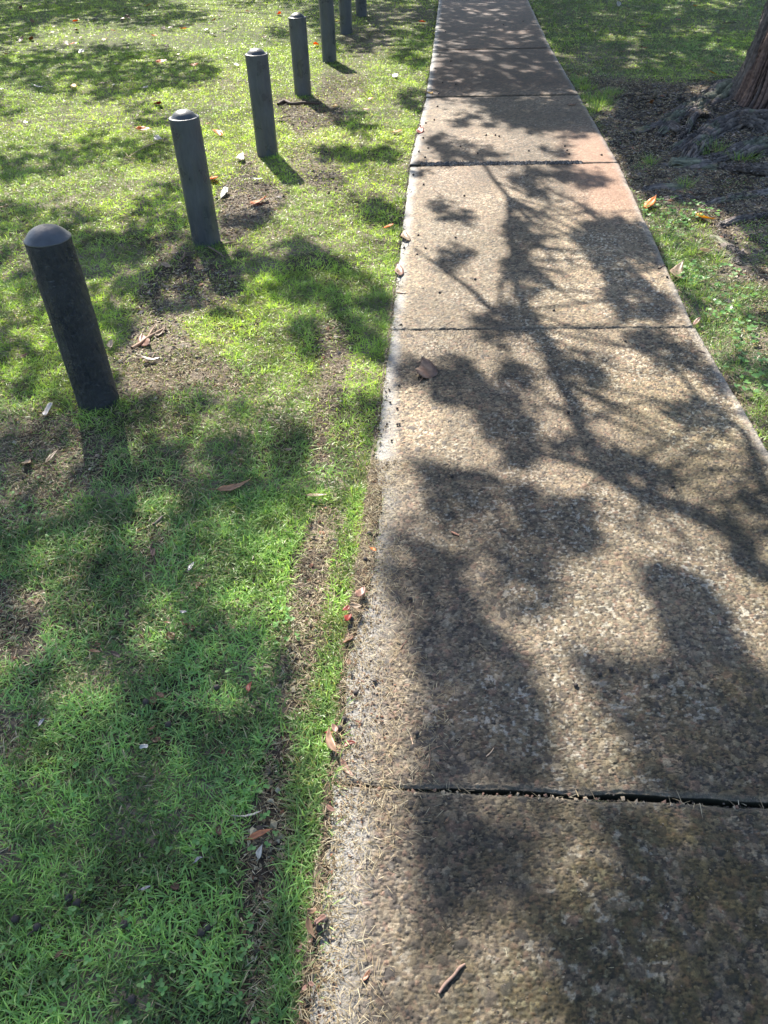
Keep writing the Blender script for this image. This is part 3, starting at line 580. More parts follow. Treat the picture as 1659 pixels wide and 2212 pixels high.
V, Q, T, C = join(cp); tag(mesh('clover', V, T, M_grass, col=C, Q=Q), 'round leaved clover and small weeds growing through the lawn', 'clover', kind='stuff')

# ------------------------------------------------------------------ bollards
def lathe(prof, nseg, disp=None):
    prof = np.array(prof); a = np.linspace(0, 2 * np.pi, nseg, endpoint=False); n = len(prof)
    A, Rr = np.meshgrid(a, prof[:, 0]); Z = np.repeat(prof[:, 1][:, None], nseg, 1)
    if disp is not None: Rr = Rr + disp(A, Z)
    V = np.stack([Rr * np.cos(A), Rr * np.sin(A), Z], -1).reshape(-1, 3); I = np.arange(n * nseg).reshape(n, nseg); J = np.roll(I, -1, 1)
    Q = np.stack([I[:-1], J[:-1], J[1:], I[1:]], -1).reshape(-1, 4); return V, Q
def cyl(A, Z, s, sx, sz, k=.083):      # noise that closes round the post
    return .5 * (fbm(np.cos(A) * sx + 10, Z * sz + np.sin(A) * sx * .7, s, 4) + fbm(np.sin(A) * sx + 30, Z * sz - np.cos(A) * sx * .7, s + 9, 4))
def mk_post_mat(name, swirl):
    m = bpy.data.materials.new(name); m.use_nodes = True; n = m.node_tree.nodes; L = m.node_tree.links; b = n['Principled BSDF']
    tc = n.new('ShaderNodeTexCoord'); mp = n.new('ShaderNodeMapping'); L.new(tc.outputs['Object'], mp.inputs[0]); mp.inputs['Scale'].default_value = (1, 1, 1.6) if swirl else (1, 1, .22)
    t = n.new('ShaderNodeTexNoise'); t.inputs['Scale'].default_value = 16 if swirl else 60; t.inputs['Detail'].default_value = 5; t.inputs['Distortion'].default_value = 4.5 if swirl else 1.2; L.new(mp.outputs[0], t.inputs['Vector'])
    t2 = n.new('ShaderNodeTexNoise'); t2.inputs['Scale'].default_value = 7; t2.inputs['Detail'].default_value = 4; L.new(tc.outputs['Object'], t2.inputs['Vector'])
    cr = n.new('ShaderNodeValToRGB'); cr.color_ramp.elements[0].position = .3; cr.color_ramp.elements[0].color = (.033, .040, .052, 1); cr.color_ramp.elements[1].position = .75; cr.color_ramp.elements[1].color = (.082, .090, .104, 1)
    mxx = n.new('ShaderNodeMath'); mxx.operation = 'MULTIPLY_ADD'; mxx.inputs[1].default_value = .5; L.new(t.outputs[0], mxx.inputs[0])
    m2 = n.new('ShaderNodeMath'); m2.operation = 'MULTIPLY'; m2.inputs[1].default_value = .5; L.new(t2.outputs[0], m2.inputs[0]); L.new(m2.outputs[0], mxx.inputs[2])
    L.new(mxx.outputs[0], cr.inputs[0]); L.new(cr.outputs[0], b.inputs['Base Color'])
    b.inputs['Roughness'].default_value = .30 if swirl else .42; b.inputs['Specular IOR Level'].default_value = .5
    if swirl:
        wv = n.new('ShaderNodeMath'); wv.operation = 'MULTIPLY'; wv.inputs[1].default_value = 45; L.new(t.outputs[0], wv.inputs[0]); sn = n.new('ShaderNodeMath'); sn.operation = 'SINE'; L.new(wv.outputs[0], sn.inputs[0]); hsrc = sn.outputs[0]
    else: hsrc = t.outputs[0]
    rm = n.new('ShaderNodeMapRange'); rm.inputs[1].default_value = .35; rm.inputs[2].default_value = .65; rm.inputs[3].default_value = .22; rm.inputs[4].default_value = .6; L.new(t2.outputs[0], rm.inputs[0]); L.new(rm.outputs[0], b.inputs['Roughness'])
    bp = n.new('ShaderNodeBump'); bp.inputs['Strength'].default_value = .9 if swirl else .9; bp.inputs['Distance'].default_value = .006 if swirl else .003; L.new(hsrc, bp.inputs['Height']); L.new(bp.outputs[0], b.inputs['Normal'])
    return m
M_post0 = mk_post_mat('wrinkled_recycled_plastic', True); M_post1 = mk_post_mat('grained_recycled_plastic', False)
PR_, HB = .0835, .655
capp = [(.0835, 0), (.0845, .003), (.0835, .007), (.080, .0085), (.074, .0075), (.070, .0085), (.064, .017), (.056, .026), (.045, .034), (.031, .040), (.015, .0435), (.0005, .0445)]
capw = [(.0835, 0), (.0850, .002), (.0845, .006), (.082, .0085), (.078, .012), (.071, .021), (.061, .031), (.048, .040), (.033, .0465), (.016, .050), (.0005, .051)]
Vp, Qp = lathe([(PR_ + .004 * (i < 2), -.12 + (HB + .12) * i / 120) for i in range(121)], 96, lambda A, Z: .0022 * (cyl(A, Z, 5, 2.2, 6) - .5) + .0012 * (cyl(A, Z, 7, 9, 40) - .5))
Vw, Qw = lathe([(PR_ + .0015, -.12 + (HB + .12) * i / 320) for i in range(321)], 220, lambda A, Z: .010 * (cyl(A, Z, 5, 2.5, 7) - .5) - .0018 * np.clip(1 - np.abs(fbm(np.cos(A) * 4 + 20 + 1.6 * fbm(np.cos(A) * 3, Z * 12 + np.sin(A) * 3, 61, 2), Z * 22 + np.sin(A) * 4 + 1.6 * fbm(np.sin(A) * 3, Z * 12, 62, 2), 63, 4) - .5) * 11, 0, 1))
post_me = mesh('post', Vp, None, M_post1, Q=Qp, smooth=True); cap_v, cap_q = lathe(capp, 64); cap_me = mesh('domed_cap', cap_v, None, M_cap, Q=cap_q, smooth=True)
post0 = mesh('post', Vw, None, M_post0, Q=Qw, smooth=True); cv, cq = lathe(capw, 72); cap0 = mesh('domed_cap', cv, None, M_cap, Q=cq, smooth=True)
BL = ['nearest black bollard with deeply wrinkled skin and wide domed top', 'smooth dark bollard second from the camera, beside a bare gravelly patch', 'dark bollard third in the row, throwing a short rounded shadow on grass',
      'dark bollard fourth in the row with a notch of bark lying at its foot', 'fifth dark bollard in the row, its top cut off by the picture edge', 'bluish black bollard sixth in the row, in shade near the top of the picture', 'farthest bollard of the row with only its foot in view']
for i, (bx, by) in enumerate(BOL):
    e = empty('bollard', (bx, by, gz(np.array([bx]), np.array([by]))[0]), label=BL[i], cat='bollard', group='bollards in a row along the lawn')
    e.rotation_euler = (rng.normal(0, .006), rng.normal(0, .006) - (.012 if i == 0 else 0), i * 1.1 if i else 0)
    a, b = (post0, cap0) if i == 0 else (post_me, cap_me)
    if i > 1: a = a.copy(); b = b.copy(); COL.objects.link(a); COL.objects.link(b)
    a.parent = e; b.parent = e; hb = (.695, .69, .692, .655, .67, .67, .67)[i]; a.scale = (1, 1, hb / HB); b.location = (0, 0, hb)

# ------------------------------------------------------------------ trees
def tube(pts, rad, nseg=10, furrow=0.0, seed=0, flat=1.0, nsub=6):
    pts = np.array(pts, float); n = len(pts); t = np.arange(n); tt = np.linspace(0, n - 1, (n - 1) * nsub + 1)
    def cat(a):
        a = np.array(a, float); i = np.clip(np.floor(tt).astype(int), 0, n - 2); f = tt - i
        if a.ndim > 1: f = f[:, None]
        p0, p1, p2, p3 = a[np.maximum(i - 1, 0)], a[i], a[i + 1], a[np.minimum(i + 2, n - 1)]
        return .5 * (2 * p1 + (p2 - p0) * f + (2 * p0 - 5 * p1 + 4 * p2 - p3) * f ** 2 + (3 * p1 - p0 - 3 * p2 + p3) * f ** 3)
    Pc = cat(pts); Rr = np.maximum(cat(rad), .001); m = len(Pc); D = np.gradient(Pc, axis=0); D /= np.linalg.norm(D, axis=1)[:, None] + 1e-9
    up = np.where(np.abs(D[:, 2:]) > .9, np.array([[1., 0, 0]]), np.array([[0, 0, 1.]])); S = np.cross(D, up); S /= np.linalg.norm(S, axis=1)[:, None]; U = np.cross(S, D)
    a = np.linspace(0, 2 * np.pi, nseg, endpoint=False); A = np.repeat(a[None], m, 0); L = np.cumsum(np.r_[0, np.linalg.norm(np.diff(Pc, axis=0), axis=1)])[:, None] + 0 * A
    rr = Rr[:, None] * (1 + furrow * (cyl(A, L, seed, 4, 3 if furrow < .3 else 5) - .5) * 2)
    V = Pc[:, None] + S[:, None] * (np.cos(A) * rr)[..., None] + U[:, None] * (np.sin(A) * rr * flat)[..., None]; V = V.reshape(-1, 3)
    I = np.arange(m * nseg).reshape(m, nseg); J = np.roll(I, -1, 1); Q = np.stack([I[:-1], J[:-1], J[1:], I[1:]], -1).reshape(-1, 4)
    Tt = np.array([[I[-1, k], I[-1, (k + 1) % nseg], I[-1, 0]] for k in range(1, nseg - 1)])
    c = np.array([.12, .09, .075]) * (.55 + .9 * cyl(A, L * 2, seed + 3, 6, 6)).reshape(-1, 1)
    return V, Q, Tt, c
def put(name, parts, mat, parent, origin):
    V, Q, T, C = join(parts if isinstance(parts, list) else [parts]); o = mesh(name, V - np.array(origin), T, mat, parent, C, True, Q); return o

# crown leaves: points chosen so that the sun throws the dappled shade seen on the ground
LSTEP = .072
def shade_pts(x0, x1, y0, y1, n, h0, h1, outp):
    x = rng.uniform(x0, x1, n); y = rng.uniform(y0, y1, n)
    a = look(SH_A, np.stack([x, y], -1), outp(x, y)); od = -np.log(1 - np.clip(a * 1.04, 0, .97)) / 3.2 * np.clip(np.maximum(.15 + 1.8 * sstep(.33, .62, fbm(x * 9, y * 6, 303, 3)), 1.25 * sstep(.80, .88, a)), 0, 2)
    k = rng.random(n) < od; x, y = x[k], y[k]
    hh = h0 + 1.4 * sstep(-.1, -.5, x - xl(y)) * (y < 3.2) + (h1 - h0) * np.clip(vnoise(x * .8, y * .8, 5) + rng.normal(0, .12, len(x)), 0, 1)
    return np.stack([x, y, 0 * x], -1) + SUN * (hh / SUN[2])[:, None]
def outp(x, y): return .85 * sstep(.40, .55, fbm(x * .9, y * .7, 88, 3))
near = np.concatenate([shade_pts(-2.3, 2.6, -.3, 1.35, 22800, 5.8, 7.6, outp), shade_pts(-2.3, 2.6, 1.35, 2.0, 9000, 4.2, 5.8, outp), shade_pts(-2.3, 2.6, 2.0, 4.2, 30200, 2.9, 4.4, outp)]); s1 = np.full(len(near), 1.0)
mid = shade_pts(-4.8, 5.0, 4.2, 9.2, 200000, 3.0, 4.8, outp); s2 = np.full(len(mid), 1.0)
farl = shade_pts(-12, 9, 9.2, 20, 300000, 3.4, 6.0, outp); s3 = np.full(len(farl), 1.6)
LP = np.concatenate([near, mid, farl]); LS = np.concatenate([s1, s2, s3]); print('crown leaves', len(LP))
TR = [np.array([TREE[0], TREE[1]]), np.array([-6.3, 21.5]), np.array([5.5, 23.5])]
DD = np.stack([np.hypot(LP[:, 0] - t[0], LP[:, 1] - t[1]) * f for t, f in zip(TR, (.62, 1, 1))], 1); own = DD.argmin(1)
def crown_mesh(Pts, S):
    n = len(Pts); L = rng.uniform(.07, .11, n) * S; W = L * rng.uniform(.28, .42, n)
    a = rng.normal(0, 1, (n, 3)); a[:, 2] -= .4; a /= np.linalg.norm(a, axis=1)[:, None]; b = rng.normal(0, 1, (n, 3)); b -= a * (a * b).sum(1)[:, None]; b /= np.linalg.norm(b, axis=1)[:, None]; c = np.cross(a, b)
    o = lambda t, s, k=0: Pts + a * (L * (t - .5))[:, None] + b * (W * s)[:, None] + c * (L * k)[:, None]
    V = np.stack([o(0, 0), o(.35, .5, .05), o(.35, -.5, .05), o(.75, .32, .02), o(.75, -.32, .02), o(1, 0, -.08)], 1).reshape(-1, 3); i = np.arange(n) * 6
    Q = np.stack([i + 1, i + 2, i + 4, i + 3], -1); T = np.concatenate([np.stack([i, i + 2, i + 1], -1), np.stack([i + 3, i + 4, i + 5], -1)])
    return V, T, Q
def bark_trunk(h, r0, r1, flare, lean, seed, nz=200, na=160):
    zz = np.r_[-.25, np.linspace(0, 1, nz - 1) ** 1.25 * h]; a = np.linspace(0, 2 * np.pi, na, endpoint=False); A, Z = np.meshgrid(a, zz)
    r = r0 + (r1 - r0) * np.clip(Z / h, 0, 1); lobes = 1 + .30 * np.sin(A * 3 + 1.0) + .22 * np.sin(A * 5 + 2.3) + .12 * np.sin(A * 2)
    r = r + flare * np.exp(-np.clip(Z, -.1, 99) / .20) * np.maximum(lobes, .15) + flare * .14 * np.exp(-np.clip(Z, 0, 99) / .6) * lobes
    B_ = A + Z * .22 + .25 * (fbm(Z * 2.5, np.cos(A) * 2, seed + 50, 2) - .5); n1 = .5 * (fbm(np.cos(B_) * 11 + 10, np.sin(B_) * 11 + Z * 1.6, seed, 4) + fbm(np.cos(B_) * 26, np.sin(B_) * 26 + Z * 3.2 + 40, seed + 9, 3))
    fur = 1 - np.abs(n1 - .5) * 9; fur = np.clip(fur, -.6, 1); r = r - .022 * fur + .014 * (np.sin(Z * 26 + 9 * vnoise(np.cos(A) * 9, Z * 3 + np.sin(A) * 9, seed)) > .3) * vnoise(np.cos(A) * 14, Z * 8 + np.sin(A) * 14, seed + 2) + .03 * (fbm(A * 0 + np.cos(A) * 1.5, Z * 1.4 + np.sin(A), seed + 3, 2) - .5)
    V = np.stack([r * np.cos(A) + lean[0] * Z + .05 * np.sin(Z * 1.1), r * np.sin(A) + lean[1] * Z, Z], -1).reshape(-1, 3)
    I = np.arange(nz * na).reshape(nz, na); J = np.roll(I, -1, 1); Q = np.stack([I[:-1], J[:-1], J[1:], I[1:]], -1).reshape(-1, 4)
    red = fbm(np.cos(A) * 3, np.sin(A) * 3 + Z * .9, seed + 20, 3).ravel()[:, None]; k = sstep(.25, .95, fur.ravel())[:, None]
    c = np.array([.135, .118, .112]) * (1 - k) + np.array([.012, .009, .008]) * k; rd = sstep(.5, .65, red); c = c * (1 - rd * .6) + c * np.array([1.35, .85, .65]) * rd * .6
    c = c * (.7 + .6 * fbm(np.cos(A) * 20, Z * 3 + np.sin(A) * 20, seed + 30, 3).ravel()[:, None])
    return V, Q, np.zeros((0, 3), int), c
LABT = ['shaggy barked tree at the right edge with wide gnarled roots beside the path', 'tall leafy tree standing beyond the far left of the lawn', 'tall leafy tree standing beyond the far right of the path']
NM = ['park_tree', 'shade_tree', 'shade_tree']
for t in range(3):
    x0, y0 = TR[t]; z0 = float(gz(np.array([x0]), np.array([y0]))[0]) if t else .0
    e = empty(NM[t], (x0, y0, z0), label=LABT[t], cat='tree'); org = (x0, y0, z0)
    tp_ = (5.6, .37, .24, .20, (.01, .0)) if t == 0 else (6.2, .28, .17, .2, (.02, .01))
    V, Q, T, C = bark_trunk(*tp_[:4], tp_[4], 100 + t * 7, 520 if t == 0 else 80, 480 if t == 0 else 50)
    mesh('trunk', V, T, M_bark, e, C, True, Q)
    k = own == t; Pk, Sk = LP[k], LS[k]; V, T, Q = crown_mesh(Pk, Sk)
    mesh('crown', V - np.array(org), T, M_leafc, e, None, False, Q)
    cell = np.floor(Pk / np.array([1.5, 1.5, 3.0])).astype(int); key = cell[:, 0] * 1000 + cell[:, 1]; u, inv, cnt = np.unique(key, return_inverse=True, return_counts=True)
    order = np.argsort(-cnt)[:34]
    for q in order:
        cpt = Pk[inv == q].mean(0); top = np.array([x0 + tp_[4][0] * 4, y0, z0 + rng.uniform(2.6, 4.6) + t * .6]); mdp = (top + cpt) / 2 + np.array([rng.normal(0, .25), rng.normal(0, .25), .45]); L = np.linalg.norm(cpt - top)
        spine = np.array([top, (top * 2 + mdp) / 3 + [0, 0, .15], mdp, (mdp + cpt) / 2 + rng.normal(0, .12, 3), cpt + rng.normal(0, .2, 3)])
        gs = spine - SUN * (spine[:, 2:] / SUN[2]); tt_ = np.linspace(0, 4, 40); gs = np.stack([np.interp(tt_, range(5), gs[:, j]) for j in range(3)], -1)
        lit = 1 - look(SH_A, gs, .8); lit[:6] *= .4; kk = 1 if lit.mean() < .45 else .28
        if t == 0 and gs[:, 1].min() < 6.5 and ((gs[:, 0] < 2.2) & (gs[:, 1] < 8.5) & (look(SH_A, gs, .8) < .5)).mean() > .06: continue
        put('branch', tube(spine, np.array([.05 + .008 * L, .03 + .004 * L, .018, .010, .004]) * kk, 7, .1, 3), M_bark, e, org)
    if t == 0:
        # drooping limbs whose shadows wind over the slabs
        def onray(view, pts, h): 
            g = G(*pv(view, pts).T); return g + SUN * (np.array(h)[:, None] / SUN[2] if np.ndim(h) else h / SUN[2])
        a = np.concatenate([onray('VA', [(1690, 1170), (1560, 1020), (1450, 950), (1300, 885), (1100, 810), (960, 722), (895, 620)], 2.9), onray('VA', [(850, 520), (830, 440), (760, 320), (715, 200), (640, 100)], 3.0), onray('VB', [(860, 1180), (815, 1060), (797, 940), (788, 850), (776, 720), (765, 610), (700, 530), (650, 450)], 3.1)])
        limb = np.concatenate([[[x0, y0, 3.1], [x0 - .9, y0 - 1.2, 3.7], [x0 - 1.9, y0 - 2.1, 3.6], [x0 - 2.6, y0 - 2.5, 3.2]], a]); n = len(limb)
        put('branch', tube(limb, np.r_[.09, .075, .06, .045, np.linspace(.042, .016, n - 4)], 9, .08, 4), M_bark, e, org)
        b = onray('VA', [(960, 722), (880, 695), (780, 668), (690, 645), (620, 600), (520, 480)], 2.9); put('branch', tube(b, np.linspace(.026, .009, 6), 8, .08, 5), M_bark, e, org)
        b = onray('VB', [(900, 1290), (690, 1180), (590, 1085), (500, 1020), (400, 950), (290, 862)], 3.0); put('branch', tube(b, np.linspace(.024, .008, 6), 8, .08, 6), M_bark, e, org)
        b = onray('VB', [(797, 940), (900, 850), (860, 740), (980, 640), (880, 540), (790, 480)], 3.1); put('branch', tube(b, np.linspace(.016, .007, 6), 8, .08, 6), M_bark, e, org)
        b = onray('VB', [(1500, 1090), (1330, 900), (1240, 760), (1130, 650), (1000, 590), (930, 520)], 3.1); put('branch', tube(b, np.linspace(.024, .008, 6), 8, .08, 6), M_bark, e, org)
        b = onray('VA', [(1659, 830), (1560, 560), (1400, 440), (1250, 270), (1100, 160)], 2.8); put('branch', tube(b, np.linspace(.022, .007, 5), 8, .08, 6), M_bark, e, org)
        for q in range(70):
            j = rng.integers(5, n - 1); p0 = limb[j]; cand = Pk[rng.integers(0, len(Pk), 400)]; dd = np.linalg.norm(cand - p0, axis=1); cand = cand[(dd > .25) & (dd < 1.1)]
            if not len(cand): continue
            p1 = cand[0]; md = (p0 + p1) / 2 + rng.normal(0, .10, 3); m2_ = (md + p1) / 2 + rng.normal(0, .05, 3)
            put('branch', tube([p0, md, m2_, p1], [.013, .009, .006, .003], 6, .1, q, 1, 4), M_bark, e, org)
        # surface roots
        RV = []
        def root(pts, r, flat=.7, fur=.35, lift=0.0, seed=1, ns=48):
            r = list(np.array(r) * .85); g = G(*np.array(pts, float).T); g[:, 2] = gz(g[:, 0], g[:, 1]) + lift - np.array(r) * .25
            g[0, 2] -= r[0] * .6; g[-1, 2] -= r[-1] + .01
            V, Q, T, C = tube(g, r, ns, fur, seed, flat, 14)
            m_ = len(V) // ns; A_ = np.tile(np.linspace(0, 2 * np.pi, ns, endpoint=False), m_); L_ = np.repeat(np.linspace(0, np.linalg.norm(np.diff(g, axis=0), axis=1).sum(), m_), ns)
            q1 = fbm(np.cos(A_) * 5 + 9, np.sin(A_) * 5 + L_ * 3, seed, 4); q2 = fbm(np.cos(A_) * 13 + 9, np.sin(A_) * 13 + L_ * 7, seed + 31, 3); rg = np.clip(1 - np.abs(.5 * q1 + .5 * q2 - .5) * 9, 0, 1)
            rr_ = np.repeat(np.interp(np.linspace(0, 1, m_), np.linspace(0, 1, len(r)), r), ns); low = fbm(V[:, 0] * 6, V[:, 1] * 6, seed + 5, 3) - .5
            V = V + np.stack([0 * rg, 0 * rg, .03 * (rr_ > .05) - rg * np.minimum(.03, rr_ * .4) + low * rr_ * .5 + .008 * (fbm(V[:, 0] * 45, V[:, 1] * 45, 8, 3) - .5)], -1)
            cl = fbm(V[:, 0] * 9, V[:, 1] * 9, 77, 3)[:, None]; C = (np.array([.215, .18, .16]) * (.35 + 1.3 * cl)) * (1 - .85 * rg[:, None]) * np.where(cl > .60, np.array([[.8, .95, .75]]), 1)
            RV.append(V); put('root', (V, Q, T, C), M_bark, e, org)
        root([(1700, 240), (1580, 236), (1530, 244), (1480, 262), (1430, 280), (1395, 296)], [.26, .20, .16, .13, .09, .04], .62, .12, .0, 1, 72)
        root([(1690, 300), (1620, 290), (1560, 292), (1510, 312), (1470, 322), (1430, 332)], [.26, .19, .14, .10, .08, .04], .6, .12, 0, 2, 72)
        root([(1710, 330), (1640, 330), (1570, 342), (1510, 352), (1450, 352), (1400, 350)], [.20, .14, .10, .075, .06, .03], .6, .12, 0, 3, 72)
        root([(1515, 280), (1500, 272), (1488, 285), (1478, 300), (1462, 308)], [.06, .045, .035, .03, .015], .9, .25, .03, 4)
        root([(1450, 276), (1430, 278), (1410, 284), (1385, 288), (1360, 282)], [.035, .045, .045, .04, .02], .8, .3, .015, 5)
        root([(1480, 300), (1455, 292), (1440, 290), (1415, 302)], [.03, .05, .05, .02], .9, .3, .02, 6)
        root([(1720, 372), (1659, 375), (1600, 372), (1560, 362), (1500, 362), (1440, 356)], [.09, .08, .06, .055, .045, .02], .7, .35, .01, 7)
        root([(1530, 300), (1500, 330), (1480, 352), (1460, 378)], [.10, .08, .06, .03], .6, .35, .0, 8)
        root([(1490, 395), (1450, 402), (1410, 402), (1372, 412)], [.03, .045, .04, .02], .6, .45, .01, 9)
        root([(1530, 420), (1480, 424), (1430, 426), (1395, 432)], [.03, .045, .045, .02], .5, .45, .0, 10)
        root([(1740, 405), (1659, 414), (1600, 424), (1545, 432), (1500, 448)], [.05, .045, .045, .035, .015], .6, .4, .01, 11)
        root([(1660, 462), (1626, 468), (1590, 474), (1560, 486), (1538, 492)], [.015, .035, .040, .028, .012], .8, .3, .012, 12)
        root([(1520, 500), (1550, 512), (1572, 530), (1600, 545), (1640, 570)], [.015, .035, .04, .035, .015], .6, .4, .005, 13)
        root([(1500, 548), (1535, 545), (1570, 550), (1610, 570), (1700, 610)], [.012, .03, .035, .03, .02], .5, .4, .0, 14)
        root([(1720, 250), (1640, 205), (1560, 190), (1500, 205)], [.14, .10, .07, .03], .6, .3, 0, 15)

RV = np.concatenate(RV); RV = RV[RV[:, 2] > gz(RV[:, 0], RV[:, 1]) + .004]; RV = RV[rng.integers(0, len(RV), 9000)]; _k = fbm(RV[:, 0] * 5, RV[:, 1] * 5, 402, 3) > .48; RV = RV[_k]
V, Q, T, C = chips(RV[:, 0], RV[:, 1], rng.uniform(.005, .018, len(RV)), np.array(dark)[rng.integers(0, len(dark), len(RV))] * rng.uniform(.6, 1.3, (len(RV), 1)), .3)
V[:, 2] += np.repeat(RV[:, 2] - zfun(RV[:, 0], RV[:, 1]), 6); tag(mesh('bark_scraps', V, T, M_litter, col=C, Q=Q), 'flaky bark scraps caught on top of the surface roots', 'bark scraps', kind='stuff')

# ------------------------------------------------------------------ fallen leaves
CO = dict(orange=(.72, .24, .03), dkorange=(.50, .15, .03), red=(.28, .045, .03), yellow=(.62, .38, .04), brown=(.17, .085, .045), tan=(.36, .27, .19), pale=(.46, .41, .36), grey=(.26, .25, .26), pink=(.33, .19, .145), dark=(.06, .04, .035), white=(.42, .41, .37), buff=(.30, .19, .115))  # on the left lawn, pale and white also stand for sun glints
def leaf_mesh(name, L, W, kind, c, fold, curl, mat):
    n = 13; t = np.linspace(0, 1, n)
    if kind == 'oval': w_ = np.sin(np.pi * t ** .85) ** .75
    elif kind == 'heart': w_ = np.where(t < .28, np.sqrt(np.clip(t / .28, 0, 1)), (1 - (t - .28) / .72) ** .8); 
    elif kind == 'chip': w_ = .75 + .25 * vnoise(t * 6, t * 0, rng.integers(99)); w_[[0, -1]] *= .4
    else: w_ = np.sin(np.pi * t ** .75) ** 1.15
    s = np.array([-1, -.5, 0, .5, 1]); Sg, Tg = np.meshgrid(s, t); wv = w_[:, None] * W / 2
    tw = rng.normal(0, .5); Xv = (Tg - .5) * L; Yv = Sg * wv + L * .10 * np.sin(Tg * 3.1) * rng.normal(0, 1); Zv = np.abs(Sg) ** 1.3 * wv * fold + curl * L * (Tg - .45) ** 2 * 4 * .25 + Sg * wv * tw * (Tg - .5) * 1.5 + .012 * L * np.sin(Tg * 23 + Sg * 3) * np.abs(Sg)
    V = np.stack([Xv, Yv, Zv], -1).reshape(-1, 3); I = np.arange(n * 5).reshape(n, 5); Q = np.stack([I[:-1, :-1], I[:-1, 1:], I[1:, 1:], I[1:, :-1]], -1).reshape(-1, 4)
    nz = vnoise(V[:, 0] * 160 + 5, V[:, 1] * 160, rng.integers(99))[:, None]; cc = np.array(c) * (.65 + .6 * nz); cc[(np.abs(Sg) < .1).ravel()] *= .75
    V2 = V.copy(); V2[:, 2] -= max(.0006, L * .006); m = len(V); ring = np.concatenate([I[0, :-1], I[:-1, -1], I[-1, :0:-1], I[:0:-1, 0]]); j = np.arange(len(ring)); r2 = np.roll(ring, -1)
    Qa = np.concatenate([Q, Q[:, ::-1] + m, np.stack([ring, ring + m, r2 + m, r2], -1)]); parts_ = [(np.concatenate([V, V2]), Qa, np.zeros((0, 3), int), np.concatenate([cc, cc * .8]))]
    if kind != 'chip':
        sl_ = L * (.32 if kind == 'heart' else .15); r = max(.0006, L * .011); z1 = Zv[0, 2]
        parts_.append(tube([[-L * .5 + L * .1, 0, z1 - r * .3], [-L * .5, 0, z1], [-L * .5 - sl_ * .5, sl_ * .15, z1 + sl_ * .15], [-L * .5 - sl_, sl_ * .4, z1 + sl_ * .1]], [r * .6, r, r, r * .8], 5, 0, 0, 1, 3)[:3] + (None,))
        a = parts_[1]; parts_[1] = (a[0], a[1], a[2], np.tile(np.array(c) * .6, (len(a[0]), 1)))
    V, Q, T, C = join(parts_); o = mesh(name, V, T, mat, None, C, True, Q); return o
M_fall = material('fallen_leaf', rough=.42, attr=True, trans=.42, spec=.5)
M_fallp = material('fallen_leaf_glossy', rough=.3, attr=True, trans=.12, spec=.6)
def leaf(x, y, lpx, ang, kind, c, label, asp=.38, lift=None, fold=.28, curl=.4, cat='leaf', group='fallen leaves', name='fallen_leaf'):
    """centre, length and angle as measured in the picture (angle from the x axis, up positive)"""
    a = math.radians(ang); dx, dy = math.cos(a) * lpx / 2, -math.sin(a) * lpx / 2
    p, q = G(x - dx, y - dy), G(x + dx, y + dy); c0 = G(x, y); L = float(np.linalg.norm(q - p)); L = min(L, .17)
    th = math.atan2(q[1] - p[1], q[0] - p[0]); col_ = CO[c] if isinstance(c, str) else c
    o = leaf_mesh(name, L, L * asp, kind, col_, fold, curl * rng.uniform(.6, 1.2), M_fallp if c in ('pale', 'white', 'grey') else M_fall)
    on = side(c0[None, 0], c0[None, 1])[0] > 0; z = float(zfun(c0[None, 0], c0[None, 1])[0]); z += (.021 if on else .002) if lift is None else lift
    if on and lift is None and look(BARE_A, c0[None, :2], 0)[0] > .5: z -= .008
    o.location = (c0[0], c0[1], z + L * .012); o.rotation_euler = (rng.normal(0, .22 if on else .06), rng.normal(0, .18 if on else .05), th)
    return tag(o, label, cat, group)
